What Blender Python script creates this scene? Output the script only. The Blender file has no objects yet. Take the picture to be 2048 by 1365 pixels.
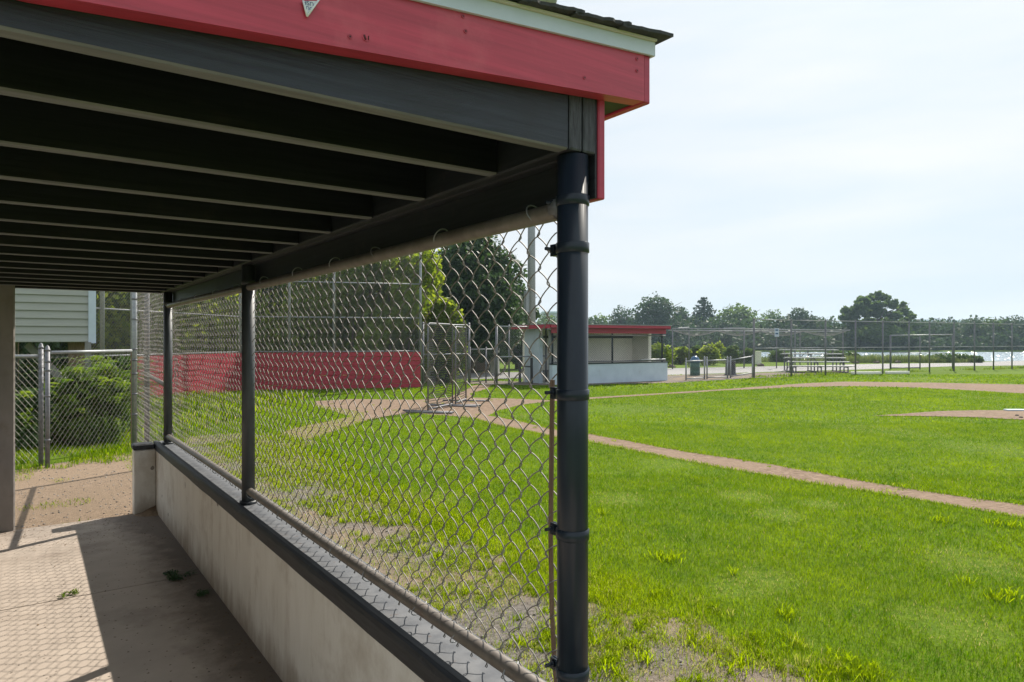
import bpy, math, random
import numpy as np
from mathutils import Vector
S = bpy.context.scene
COL = S.collection
rad = math.radians
random.seed(7)
RNG = np.random.default_rng(11)

# ------------------------------------------------------------------ camera, sky, sun
F = 1356.0            # focal length in photo pixels (2048 wide)
EYE = 1.6
CA, SA = 0.8136, 0.5814   # camera yaw: world x = towards the field, world y = along the dugout
cam_d = bpy.data.cameras.new('camera')
cam = bpy.data.objects.new('camera', cam_d)
COL.objects.link(cam)
cam.location = (0, 0, EYE)
cam.rotation_euler = (rad(90), 0, -math.atan2(SA, CA))
cam_d.sensor_width = 36.0
cam_d.lens = F / 2048 * 36
cam_d.shift_y = -2.5 / 2048
cam_d.clip_start = 0.05
cam_d.clip_end = 4000
S.camera = cam

SUN = Vector((0.98, 0.42, 1.0)).normalized()
elev = math.asin(SUN.z)
sun_d = bpy.data.lights.new('sun', 'SUN')
sun_d.energy = 5.0
sun_d.angle = rad(0.55)
sun_d.color = (1.0, 0.93, 0.82)
sun = bpy.data.objects.new('sun', sun_d)
COL.objects.link(sun)
sun.rotation_euler = SUN.to_track_quat('Z', 'Y').to_euler()

world = bpy.data.worlds.new('World')
S.world = world
world.use_nodes = True
wn = world.node_tree
for n in list(wn.nodes):
    wn.nodes.remove(n)
def wnode(t, **k):
    n = wn.nodes.new(t)
    for a, b in k.items():
        setattr(n, a, b)
    return n
sky = wnode('ShaderNodeTexSky', sky_type='NISHITA', sun_disc=False)
sky.sun_elevation = elev
sky.sun_rotation = math.atan2(SUN.x, SUN.y)
sky.air_density = 1.0
sky.dust_density = 2.5
sky.ozone_density = 1.0
bg = wnode('ShaderNodeBackground')
bg.inputs['Strength'].default_value = 0.1
wout = wnode('ShaderNodeOutputWorld')
tc = wnode('ShaderNodeTexCoord')
mp = wnode('ShaderNodeMapping')
mp.inputs['Scale'].default_value = (0.9, 0.9, 6.5)
mp.inputs['Rotation'].default_value = (rad(9), rad(-10), 0)
nz = wnode('ShaderNodeTexNoise')
nz.inputs['Scale'].default_value = 1.6
nz.inputs['Detail'].default_value = 5
nz.inputs['Roughness'].default_value = 0.5
nz.inputs['Distortion'].default_value = 0.35
rmp = wnode('ShaderNodeValToRGB')
rmp.color_ramp.elements[0].position = 0.33
rmp.color_ramp.elements[1].position = 0.66
rmp.color_ramp.elements[0].color = (4.9, 5.75, 6.4, 1)
rmp.color_ramp.elements[1].color = (6.25, 6.5, 6.7, 1)
mx = wnode('ShaderNodeMixRGB')
mx.inputs[0].default_value = 0.90      # thin high cloud veil lit by the sun
L = wn.links.new
L(tc.outputs['Generated'], mp.inputs['Vector'])
L(mp.outputs[0], nz.inputs['Vector'])
L(nz.outputs['Fac'], rmp.inputs[0])
L(rmp.outputs[0], mx.inputs[2])
L(sky.outputs[0], mx.inputs[1])
L(mx.outputs[0], bg.inputs[0])
L(bg.outputs[0], wout.inputs[0])
S.view_settings.view_transform = 'Standard'
S.view_settings.look = 'None'
S.view_settings.gamma = 1
S.view_settings.exposure = 0.5
S.view_settings.use_curve_mapping = False
S.render.engine = 'CYCLES'
S.cycles.max_bounces = 8
S.cycles.diffuse_bounces = 4
S.cycles.transparent_max_bounces = 8
S.cycles.volume_bounces = 0
S.cycles.use_denoising = True
S.cycles.sample_clamp_indirect = 6

# ------------------------------------------------------------------ helpers
def W(X, Y, z=0.0):
    """metres right of / ahead of the viewpoint -> world"""
    return Vector((X * CA + Y * SA, -X * SA + Y * CA, z))
def AT(px, Y, z=0.0):
    return W((px - 1024) / F * Y, Y, z)
def G(px, py, z=0.0):
    Y = F * (EYE - z) / (py - 680)
    return AT(px, Y, z)
def ZY(py, Y):
    return EYE + (680 - py) * Y / F

def empty(name, loc, label, cat, group=None):
    o = bpy.data.objects.new(name, None)
    o.location = loc
    o.empty_display_size = 0.2
    COL.objects.link(o)
    o['label'] = label
    o['category'] = cat
    if group:
        o['group'] = group
    return o
def tag(o, label=None, cat=None, group=None, kind=None):
    if label: o['label'] = label
    if cat: o['category'] = cat
    if group: o['group'] = group
    if kind: o['kind'] = kind
    return o
def root_loc(p):
    v = Vector((0, 0, 0))
    while p is not None:
        v = v + Vector(p.location)
        p = p.parent
    return v
def link(name, me, parent=None, loc=None):
    o = bpy.data.objects.new(name, me)
    COL.objects.link(o)
    if parent is not None:
        o.parent = parent
    if loc is not None:
        o.location = Vector(loc) - root_loc(parent)
    return o

class MB:
    """collects shapes in world coordinates, builds ONE mesh object"""
    def __init__(s):
        s.v = []; s.f = []; s.m = []; s.mi = 0; s.sm = []
    def add(s, vs, fs, smooth=False):
        b = len(s.v)
        s.v.extend([tuple(v) for v in vs])
        for f in fs:
            s.f.append(tuple(b + i for i in f)); s.m.append(s.mi); s.sm.append(smooth)
    def box(s, a, b):
        x0, y0, z0 = a; x1, y1, z1 = b
        s.add([(x0,y0,z0),(x1,y0,z0),(x1,y1,z0),(x0,y1,z0),(x0,y0,z1),(x1,y0,z1),(x1,y1,z1),(x0,y1,z1)],
              [(0,3,2,1),(4,5,6,7),(0,1,5,4),(1,2,6,5),(2,3,7,6),(3,0,4,7)])
    def obox(s, o, ax, ay, az):
        """oriented box from corner o with edge vectors"""
        o = Vector(o); ax = Vector(ax); ay = Vector(ay); az = Vector(az)
        s.add([o, o+ax, o+ax+ay, o+ay, o+az, o+ax+az, o+ax+ay+az, o+ay+az],
              [(0,3,2,1),(4,5,6,7),(0,1,5,4),(1,2,6,5),(2,3,7,6),(3,0,4,7)])
    def bar(s, p, q, w, h, up=(0, 0, 1)):
        """rectangular bar centred on the line p-q"""
        p = Vector(p); q = Vector(q); d = (q - p).normalized(); up = Vector(up)
        if abs(d.dot(up)) > 0.99: up = Vector((1, 0, 0))
        r = d.cross(up).normalized() * w / 2; u = r.cross(d).normalized() * h / 2
        s.add([p-r-u, p+r-u, p+r+u, p-r+u, q-r-u, q+r-u, q+r+u, q-r+u],
              [(0,3,2,1),(4,5,6,7),(0,1,5,4),(1,2,6,5),(2,3,7,6),(3,0,4,7)])
    def tube(s, pts, r, n=8, caps=True, smooth=True):
        pts = [Vector(p) for p in pts]
        if not isinstance(r, (list, tuple)): r = [r] * len(pts)
        rings = []
        up = None
        for i, p in enumerate(pts):
            a = pts[max(i-1, 0)]; b = pts[min(i+1, len(pts)-1)]
            d = (b - a).normalized()
            if up is None:
                up = Vector((0, 0, 1)) if abs(d.z) < 0.9 else Vector((1, 0, 0))
            e1 = d.cross(up)
            if e1.length < 1e-5: e1 = d.orthogonal()
            e1.normalize(); e2 = e1.cross(d).normalized(); up = e2
            rings.append([p + (e1 * math.cos(2*math.pi*k/n) + e2 * math.sin(2*math.pi*k/n)) * r[i] for k in range(n)])
        vs = [v for rg in rings for v in rg]
        fs = []
        for i in range(len(pts) - 1):
            for k in range(n):
                fs.append((i*n+k, i*n+(k+1) % n, (i+1)*n+(k+1) % n, (i+1)*n+k))
        s.add(vs, fs, smooth)
        if caps:
            b = len(s.v) - len(vs)
            s.f.append(tuple(b + k for k in range(n))[::-1]); s.m.append(s.mi); s.sm.append(False)
            e = b + (len(pts)-1)*n
            s.f.append(tuple(e + k for k in range(n))); s.m.append(s.mi); s.sm.append(False)
    def ring(s, c, r, w, h, n=28):
        """upright band (hollow look not needed): short cylinder with bevelled rim round a pipe"""
        c = Vector(c)
        prof = [(r*0.98, -h/2), (r + w, -h/2 + 0.002), (r + w, h/2 - 0.002), (r*0.98, h/2)]
        vs = []
        for pr, pz in prof:
            vs += [c + Vector((pr*math.cos(2*math.pi*k/n), pr*math.sin(2*math.pi*k/n), pz)) for k in range(n)]
        fs = [(i*n+k, i*n+(k+1) % n, (i+1)*n+(k+1) % n, (i+1)*n+k) for i in range(3) for k in range(n)]
        s.add(vs, fs, True)
    def prism(s, poly, z0, z1):
        n = len(poly)
        s.add([(p[0], p[1], z0) for p in poly] + [(p[0], p[1], z1) for p in poly],
              [tuple(range(n))[::-1], tuple(range(n, 2*n))] + [(i, (i+1) % n, n+(i+1) % n, n+i) for i in range(n)])
    def build(s, name, mats, parent=None, loc=None):
        org = root_loc(parent) if loc is None else Vector(loc)
        me = bpy.data.meshes.new(name)
        me.from_pydata([(v[0]-org.x, v[1]-org.y, v[2]-org.z) for v in s.v], [], s.f)
        if not isinstance(mats, (list, tuple)): mats = [mats]
        for m in mats: me.materials.append(m)
        me.polygons.foreach_set('material_index', s.m)
        me.polygons.foreach_set('use_smooth', s.sm)
        me.update()
        o = bpy.data.objects.new(name, me)
        COL.objects.link(o)
        if parent is not None: o.parent = parent
        o.location = org - root_loc(parent) if parent is not None else org
        return o

def bevel(o, w=0.004, seg=1):
    m = o.modifiers.new('bevel', 'BEVEL'); m.width = w; m.segments = seg; m.limit_method = 'ANGLE'
    return o

def fast_mesh(name, verts, faces_flat, loop_total, mat, rnd=None, parent=None, attrs=None):
    """numpy mesh; verts (n,3); faces_flat int array; loop_total per face"""
    me = bpy.data.meshes.new(name)
    org = root_loc(parent)
    v = np.asarray(verts, dtype=np.float32) - np.array(org, dtype=np.float32)
    me.vertices.add(len(v)); me.vertices.foreach_set('co', v.ravel())
    me.loops.add(len(faces_flat)); me.loops.foreach_set('vertex_index', np.asarray(faces_flat, dtype=np.int32))
    lt = np.asarray(loop_total, dtype=np.int32)
    me.polygons.add(len(lt))
    me.polygons.foreach_set('loop_start', np.concatenate([[0], np.cumsum(lt)[:-1]]).astype(np.int32))
    me.polygons.foreach_set('loop_total', lt)
    me.update(calc_edges=True)
    for k, a in (attrs or {}).items():
        at = me.attributes.new(k, 'FLOAT', 'POINT'); at.data.foreach_set('value', np.asarray(a, dtype=np.float32))
    if rnd is not None:
        at = me.attributes.new('rnd', 'FLOAT', 'POINT'); at.data.foreach_set('value', np.asarray(rnd, dtype=np.float32))
    me.materials.append(mat)
    o = bpy.data.objects.new(name, me)
    COL.objects.link(o)
    if parent is not None: o.parent = parent
    return o

class Noise2:
    def __init__(s, seed, n=128):
        s.g = np.random.default_rng(seed).random((n, n)); s.n = n
    def __call__(s, x, y, sc):
        x = np.asarray(x) * sc + 1000.3; y = np.asarray(y) * sc + 1000.7
        xi = np.floor(x).astype(int); yi = np.floor(y).astype(int)
        fx = x - xi; fy = y - yi; fx = fx*fx*(3-2*fx); fy = fy*fy*(3-2*fy)
        g = s.g; n = s.n
        a = g[xi % n, yi % n]; b = g[(xi+1) % n, yi % n]; c = g[xi % n, (yi+1) % n]; d = g[(xi+1) % n, (yi+1) % n]
        return (a*(1-fx)+b*fx)*(1-fy) + (c*(1-fx)+d*fx)*fy
N1, N2, N3 = Noise2(1), Noise2(2), Noise2(3)
def inpoly(x, y, poly):
    x = np.asarray(x); y = np.asarray(y)
    r = np.zeros(x.shape, bool)
    n = len(poly)
    for i in range(n):
        x0, y0 = poly[i][0], poly[i][1]; x1, y1 = poly[(i+1) % n][0], poly[(i+1) % n][1]
        c = ((y0 > y) != (y1 > y))
        with np.errstate(divide='ignore', invalid='ignore'):
            xx = (x1-x0) * (y-y0) / (y1-y0 + 1e-12) + x0
        r ^= c & (x < xx)
    return r

# ------------------------------------------------------------------ materials
def mat(name, c1, c2=None, rough=0.7, scale=6.0, stretch=(1, 1, 1), detail=6, lo=0.35, hi=0.65, bump=0.0, bscale=None,
        metal=0.0, c3=None, scale3=1.5, lo3=0.55, hi3=0.75, spec=0.5, attr=False, transl=None, spots=None):
    m = bpy.data.materials.new(name); m.use_nodes = True
    t = m.node_tree; b = t.nodes['Principled BSDF']; out = t.nodes['Material Output']
    N = t.nodes.new; K = t.links.new
    b.inputs['Roughness'].default_value = rough
    b.inputs['Metallic'].default_value = metal
    b.inputs['Specular IOR Level'].default_value = spec
    geo = N('ShaderNodeNewGeometry')
    mpn = N('ShaderNodeMapping'); mpn.inputs['Scale'].default_value = stretch
    K(geo.outputs['Position'], mpn.inputs['Vector'])
    col = None
    if c2 is None:
        b.inputs['Base Color'].default_value = (*c1, 1)
    if c2 is not None:
        if attr:
            at = N('ShaderNodeAttribute'); at.attribute_name = 'rnd'; src = at.outputs['Fac']
        else:
            nn = N('ShaderNodeTexNoise'); nn.inputs['Scale'].default_value = scale; nn.inputs['Detail'].default_value = detail
            nn.inputs['Roughness'].default_value = 0.6
            K(mpn.outputs[0], nn.inputs['Vector']); src = nn.outputs['Fac']
        r = N('ShaderNodeValToRGB')
        r.color_ramp.elements[0].position = lo if not attr else 0.0; r.color_ramp.elements[1].position = hi if not attr else 1.0
        r.color_ramp.elements[0].color = (*c1, 1); r.color_ramp.elements[1].color = (*c2, 1)
        K(src, r.inputs[0]); col = r.outputs[0]
        if c3 is not None:
            n3 = N('ShaderNodeTexNoise'); n3.inputs['Scale'].default_value = scale3; n3.inputs['Detail'].default_value = 8
            n3.inputs['Roughness'].default_value = 0.65
            K(geo.outputs['Position'], n3.inputs['Vector'])
            r3 = N('ShaderNodeValToRGB'); r3.color_ramp.elements[0].position = lo3; r3.color_ramp.elements[1].position = hi3
            K(n3.outputs['Fac'], r3.inputs[0])
            mm = N('ShaderNodeMixRGB'); K(r3.outputs[0], mm.inputs[0]); K(col, mm.inputs[1]); mm.inputs[2].default_value = (*c3, 1)
            col = mm.outputs[0]
        if spots is not None:
            sc, thr, sc_col = spots
            vn = N('ShaderNodeTexVoronoi'); vn.inputs['Scale'].default_value = sc; vn.inputs['Randomness'].default_value = 1
            n4 = N('ShaderNodeTexNoise'); n4.inputs['Scale'].default_value = sc*3
            vm = N('ShaderNodeVectorMath'); vm.operation = 'MULTIPLY_ADD'; vm.inputs[1].default_value = (0.25/sc,)*3
            K(geo.outputs['Position'], n4.inputs['Vector']); K(n4.outputs['Color'], vm.inputs[0]); K(geo.outputs['Position'], vm.inputs[2])
            K(vm.outputs[0], vn.inputs['Vector'])
            lt = N('ShaderNodeMath'); lt.operation = 'LESS_THAN'; lt.inputs[1].default_value = thr
            K(vn.outputs['Distance'], lt.inputs[0])
            m5 = N('ShaderNodeMixRGB'); K(lt.outputs[0], m5.inputs[0]); K(col, m5.inputs[1]); m5.inputs[2].default_value = (*sc_col, 1)
            col = m5.outputs[0]
        K(col, b.inputs['Base Color'])
    if bump:
        nb = N('ShaderNodeTexNoise'); nb.inputs['Scale'].default_value = bscale or scale*3; nb.inputs['Detail'].default_value = 8
        nb.inputs['Roughness'].default_value = 0.7
        K(mpn.outputs[0], nb.inputs['Vector'])
        bp = N('ShaderNodeBump'); bp.inputs['Strength'].default_value = min(1.0, bump*10); bp.inputs['Distance'].default_value = bump*0.1
        K(nb.outputs['Fac'], bp.inputs['Height']); K(bp.outputs[0], b.inputs['Normal'])
    if transl is not None:
        tr = N('ShaderNodeBsdfTranslucent'); mxs = N('ShaderNodeMixShader'); mxs.inputs[0].default_value = transl
        if col is not None:
            hs = N('ShaderNodeHueSaturation'); hs.inputs['Saturation'].default_value = 1.1; hs.inputs['Value'].default_value = 2.2
            hs.inputs['Hue'].default_value = 0.485
            K(col, hs.inputs['Color']); K(hs.outputs[0], tr.inputs['Color'])
        K(b.outputs[0], mxs.inputs[1]); K(tr.outputs[0], mxs.inputs[2]); K(mxs.outputs[0], out.inputs['Surface'])
    return m

M = {}
M['red'] = mat('red_paint', (0.44, 0.035, 0.075), (0.36, 0.03, 0.062), rough=0.42, scale=3, stretch=(1, 8, 14), bump=0.006, bscale=9, spec=0.5)
M['red_rake'] = mat('red_paint_rake', (0.52, 0.050, 0.090), (0.38, 0.036, 0.064), rough=0.38, scale=2.4, stretch=(1, 14, 26), bump=0.02, bscale=5, c3=(0.56, 0.10, 0.13), scale3=4, lo3=0.58, hi3=0.8)
M['red_wall'] = mat('red_weathered_boards', (0.42, 0.035, 0.06), (0.33, 0.03, 0.05), rough=0.6, scale=2, stretch=(1, 1, 10), bump=0.01,
                    c3=(0.5, 0.2, 0.16), scale3=3, lo3=0.66, hi3=0.72)
M['black_wood'] = mat('black_painted_wood', (0.010, 0.011, 0.013), (0.020, 0.021, 0.024), rough=0.5, scale=4, stretch=(1.2, 22, 30), bump=0.02, bscale=5,
                      c3=(0.055, 0.048, 0.040), scale3=5, lo3=0.60, hi3=0.8)
M['black_joist'] = mat('black_joist_paint', (0.004, 0.0045, 0.0075), (0.011, 0.012, 0.018), rough=0.45, scale=3, stretch=(1.0, 18, 34), bump=0.03, bscale=4,
                       c3=(0.030, 0.024, 0.022), scale3=3, lo3=0.58, hi3=0.8, spec=0.35)
M['joist_first'] = mat('sky_lit_joist_paint', (0.009, 0.013, 0.022), (0.022, 0.029, 0.043), rough=0.42, scale=3, stretch=(1.0, 18, 34), bump=0.05, bscale=4, c3=(0.012, 0.014, 0.018), scale3=4, lo3=0.5, hi3=0.75)  # same black paint, lightened and blued to imitate sky light on the face
M['joist_under'] = mat('bounce_lit_joist_underside', (0.175, 0.175, 0.178), (0.115, 0.115, 0.118), rough=0.8, scale=3, stretch=(1.5, 20, 20), bump=0.01)  # floor bounce light painted into the joists' lower faces
M['header_paint'] = mat('black_header_paint', (0.009, 0.011, 0.015), (0.022, 0.025, 0.031), rough=0.5, scale=4, stretch=(20, 1.2, 24), bump=0.02, bscale=5,
                        c3=(0.075, 0.066, 0.055), scale3=7, lo3=0.60, hi3=0.8)
M['end_grain'] = mat('black_end_grain', (0.018, 0.020, 0.024), (0.06, 0.066, 0.075), rough=0.45, scale=5, stretch=(26, 1, 4), detail=3, bump=0.08, bscale=5)
M['cap_black'] = mat('black_cap_board', (0.014, 0.016, 0.020), (0.034, 0.037, 0.043), rough=0.6, scale=5, stretch=(22, 1.0, 22), bump=0.03, bscale=6,
                     c3=(0.07, 0.07, 0.068), scale3=9, lo3=0.62, hi3=0.76)
M['cap_dusty'] = mat('dusty_grey_cap_strip', (0.085, 0.092, 0.105), (0.15, 0.155, 0.165), rough=0.7, scale=14, bump=0.015, bscale=60,
                     c3=(0.10, 0.075, 0.065), scale3=22, lo3=0.62, hi3=0.70)
M['cream'] = mat('cream_painted_concrete', (0.80, 0.775, 0.73), (0.73, 0.70, 0.65), rough=0.75, scale=3, stretch=(4, 4, 1), bump=0.012, bscale=30,
                 c3=(0.42, 0.36, 0.29), scale3=2.6, lo3=0.50, hi3=0.80, spots=(4.0, 0.085, (0.25, 0.22, 0.20)))
M['concrete'] = mat('tan_concrete_floor', (0.47, 0.395, 0.33), (0.40, 0.335, 0.28), rough=0.85, scale=3, bump=0.012, bscale=70,
                    c3=(0.20, 0.155, 0.12), scale3=1.3, lo3=0.54, hi3=0.80, spots=(22.0, 0.12, (0.14, 0.11, 0.085)))
M['pole'] = mat('black_pole_paint', (0.012, 0.018, 0.029), (0.020, 0.028, 0.040), rough=0.28, scale=5, stretch=(4, 4, 1), bump=0.004, bscale=8, spec=0.3,
                c3=(0.10, 0.11, 0.12), scale3=70, lo3=0.72, hi3=0.76)
M['post_grey'] = mat('faded_black_post_paint', (0.045, 0.050, 0.056), (0.075, 0.080, 0.086), rough=0.5, scale=5, stretch=(5, 5, 1), bump=0.004, c3=(0.16, 0.12, 0.09), scale3=7, lo3=0.66, hi3=0.76)
M['grey_wall'] = mat('grey_painted_wall', (0.30, 0.27, 0.25), (0.24, 0.22, 0.205), rough=0.8, scale=3, stretch=(3, 3, 1), bump=0.01, bscale=30, c3=(0.18, 0.15, 0.12), scale3=2.5)
M['pipe'] = mat('weathered_pipe', (0.17, 0.145, 0.125), (0.24, 0.215, 0.19), rough=0.5, scale=16, stretch=(1, 1, 1), bump=0.006, metal=0.35,
                c3=(0.16, 0.10, 0.08), scale3=8, lo3=0.58, hi3=0.8)
M['galv'] = mat('galvanised_steel', (0.25, 0.26, 0.28), (0.34, 0.35, 0.36), rough=0.5, scale=20, metal=0.4, bump=0.003)
M['galv_dark'] = mat('dull_grey_steel', (0.13, 0.13, 0.145), (0.20, 0.20, 0.215), rough=0.55, scale=20, metal=0.3)
M['wire'] = mat('chain_link_wire', (0.19, 0.172, 0.155), (0.29, 0.275, 0.26), rough=0.58, scale=25, metal=0.28, c3=(0.17, 0.11, 0.085), scale3=6, lo3=0.55, hi3=0.8)
M['far_wire'] = mat('far_chain_link', (0.30, 0.30, 0.30), (0.40, 0.40, 0.40), rough=0.4, scale=10, metal=0.6)
M['black_wire'] = mat('dark_fence_wire', (0.09, 0.10, 0.11), (0.14, 0.15, 0.16), rough=0.5, scale=10, metal=0.2)
M['white'] = mat('white_metal_trim', (0.56, 0.63, 0.72), (0.50, 0.57, 0.66), rough=0.4, scale=5, bump=0.004)
M['cream_lip'] = mat('cream_trim_lip', (0.55, 0.52, 0.42), rough=0.5)
M['shingle'] = mat('dark_asphalt_shingle', (0.030, 0.035, 0.038), (0.055, 0.055, 0.055), rough=0.9, scale=80, bump=0.05, bscale=200)
M['siding'] = mat('beige_vinyl_siding', (0.37, 0.375, 0.335), (0.33, 0.335, 0.30), rough=0.5, scale=2, stretch=(1, 1, 12))
M['white_paint'] = mat('white_wall_paint', (0.54, 0.62, 0.70), (0.47, 0.55, 0.63), rough=0.7, scale=2.5, bump=0.01, c3=(0.42, 0.46, 0.5), scale3=3, lo3=0.6, hi3=0.8)
M['far_cream'] = mat('far_cream_wall', (0.84, 0.81, 0.73), (0.78, 0.75, 0.68), rough=0.8, scale=2)
M['dark_wood'] = mat('weathered_timber', (0.17, 0.115, 0.075), (0.27, 0.20, 0.14), rough=0.85, scale=5, stretch=(20, 20, 1.5), bump=0.05)
M['grey_wood'] = mat('grey_timber', (0.20, 0.19, 0.18), (0.28, 0.27, 0.26), rough=0.85, scale=5, stretch=(20, 20, 1.5), bump=0.05)
M['bark'] = mat('bark', (0.09, 0.07, 0.055), (0.16, 0.13, 0.10), rough=0.95, scale=6, stretch=(6, 6, 1), bump=0.1)
M['leaf_dark'] = mat('dark_leaves', (0.022, 0.050, 0.016), (0.050, 0.095, 0.026), rough=0.55, attr=True, transl=0.28, spec=0.3)
M['leaf_mid'] = mat('mid_green_leaves', (0.035, 0.075, 0.018), (0.085, 0.14, 0.035), rough=0.55, attr=True, transl=0.34, spec=0.3)
M['leaf_light'] = mat('light_green_leaves', (0.07, 0.125, 0.018), (0.19, 0.24, 0.035), rough=0.55, attr=True, transl=0.5, spec=0.3)
M['leaf_far'] = mat('far_green_leaves', (0.016, 0.038, 0.016), (0.045, 0.080, 0.028), rough=0.6, attr=True, transl=0.30, spec=0.2)
M['leaf_far_light'] = mat('far_pale_leaves', (0.032, 0.064, 0.020), (0.080, 0.125, 0.036), rough=0.7, attr=True, transl=0.5, spec=0.1)
M['needles'] = mat('dark_needles', (0.018, 0.042, 0.020), (0.04, 0.072, 0.03), rough=0.6, attr=True, transl=0.12, spec=0.2)
M['weed'] = mat('weed_leaves', (0.030, 0.080, 0.012), (0.14, 0.20, 0.03), rough=0.45, attr=True, transl=0.42, spec=0.4)
M['reed'] = mat('reed_leaves', (0.07, 0.115, 0.03), (0.16, 0.19, 0.07), rough=0.6, attr=True, transl=0.35)
M['aluminium'] = mat('aluminium_plank', (0.46, 0.47, 0.48), (0.38, 0.39, 0.40), rough=0.38, metal=0.7, scale=3)
M['asphalt'] = mat('pale_asphalt', (0.17, 0.165, 0.165), (0.23, 0.22, 0.22), rough=0.8, scale=3, bump=0.02, bscale=30)
M['green_plastic'] = mat('dark_green_drum', (0.01, 0.06, 0.045), (0.02, 0.085, 0.06), rough=0.35, scale=4)
M['blue_plastic'] = mat('blue_dome_plastic', (0.03, 0.09, 0.19), (0.04, 0.11, 0.22), rough=0.25, scale=4)
M['black_plastic'] = mat('black_barrel', (0.03, 0.03, 0.035), (0.05, 0.05, 0.055), rough=0.5, scale=4)
M['shed_green'] = mat('dark_green_sheet_metal', (0.045, 0.075, 0.068), (0.065, 0.10, 0.09), rough=0.6, scale=3)
M['brown_board'] = mat('brown_boards', (0.14, 0.10, 0.075), (0.20, 0.15, 0.11), rough=0.85, scale=3, stretch=(1, 1, 6), bump=0.03)
M['far_building'] = mat('grey_warehouse', (0.42, 0.45, 0.50), (0.48, 0.50, 0.54), rough=0.8, scale=0.05)
M['net'] = mat('black_netting', (0.015, 0.015, 0.018), rough=0.8)
M['cage_net'] = mat('pale_cage_netting', (0.34, 0.32, 0.31), rough=0.8)
M['paper'] = mat('white_paper', (0.72, 0.76, 0.80), rough=0.6)
M['ink'] = mat('navy_ink', (0.03, 0.05, 0.22), rough=0.6)
M['soffit'] = mat('red_brown_soffit', (0.30, 0.05, 0.055), (0.20, 0.06, 0.05), rough=0.7, scale=4, stretch=(30, 2, 2), bump=0.03)
M['screw'] = mat('painted_screw_head', (0.34, 0.03, 0.055), rough=0.5)
M['knot'] = mat('dark_knot', (0.10, 0.012, 0.02), (0.03, 0.006, 0.01), rough=0.7, scale=60)
M['dry'] = mat('dry_litter', (0.10, 0.065, 0.035), (0.26, 0.18, 0.10), rough=0.9, attr=True)
M['dark_sprig'] = mat('dark_sprig_leaves', (0.02, 0.055, 0.02), (0.05, 0.11, 0.03), rough=0.5, attr=True, transl=0.2)
M['stone'] = mat('gravel_stone', (0.10, 0.09, 0.08), (0.40, 0.37, 0.34), rough=0.85, attr=True)
M['clay_rust'] = mat('rusty_steel', (0.16, 0.10, 0.07), (0.22, 0.15, 0.10), rough=0.7, scale=8, stretch=(10, 10, 1))

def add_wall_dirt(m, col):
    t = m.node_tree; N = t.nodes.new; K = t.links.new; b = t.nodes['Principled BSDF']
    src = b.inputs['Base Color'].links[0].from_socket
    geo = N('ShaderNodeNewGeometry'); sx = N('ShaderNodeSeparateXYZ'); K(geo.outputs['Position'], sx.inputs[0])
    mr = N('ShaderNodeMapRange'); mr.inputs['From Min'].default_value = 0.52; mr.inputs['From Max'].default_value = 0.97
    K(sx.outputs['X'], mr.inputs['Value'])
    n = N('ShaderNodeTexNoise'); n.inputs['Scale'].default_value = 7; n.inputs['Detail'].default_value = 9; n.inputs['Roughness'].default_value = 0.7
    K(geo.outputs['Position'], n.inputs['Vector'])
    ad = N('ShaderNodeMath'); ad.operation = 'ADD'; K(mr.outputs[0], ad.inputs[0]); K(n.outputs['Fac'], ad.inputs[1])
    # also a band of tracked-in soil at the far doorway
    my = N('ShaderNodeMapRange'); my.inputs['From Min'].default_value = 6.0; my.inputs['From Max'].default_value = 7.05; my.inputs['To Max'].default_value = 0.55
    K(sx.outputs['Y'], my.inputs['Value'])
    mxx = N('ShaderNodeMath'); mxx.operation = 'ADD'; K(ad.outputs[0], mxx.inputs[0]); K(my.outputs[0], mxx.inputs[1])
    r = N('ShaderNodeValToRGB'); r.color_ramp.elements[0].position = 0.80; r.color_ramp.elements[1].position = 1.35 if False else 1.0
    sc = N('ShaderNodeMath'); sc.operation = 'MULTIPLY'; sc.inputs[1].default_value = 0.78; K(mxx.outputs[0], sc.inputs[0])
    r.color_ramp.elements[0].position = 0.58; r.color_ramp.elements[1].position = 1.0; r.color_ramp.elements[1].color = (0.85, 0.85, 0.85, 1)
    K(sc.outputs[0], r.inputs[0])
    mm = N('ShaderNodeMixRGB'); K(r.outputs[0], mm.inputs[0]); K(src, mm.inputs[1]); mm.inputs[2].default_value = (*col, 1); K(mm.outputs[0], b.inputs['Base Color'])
add_wall_dirt(M['concrete'], (0.13, 0.10, 0.08))
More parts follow.
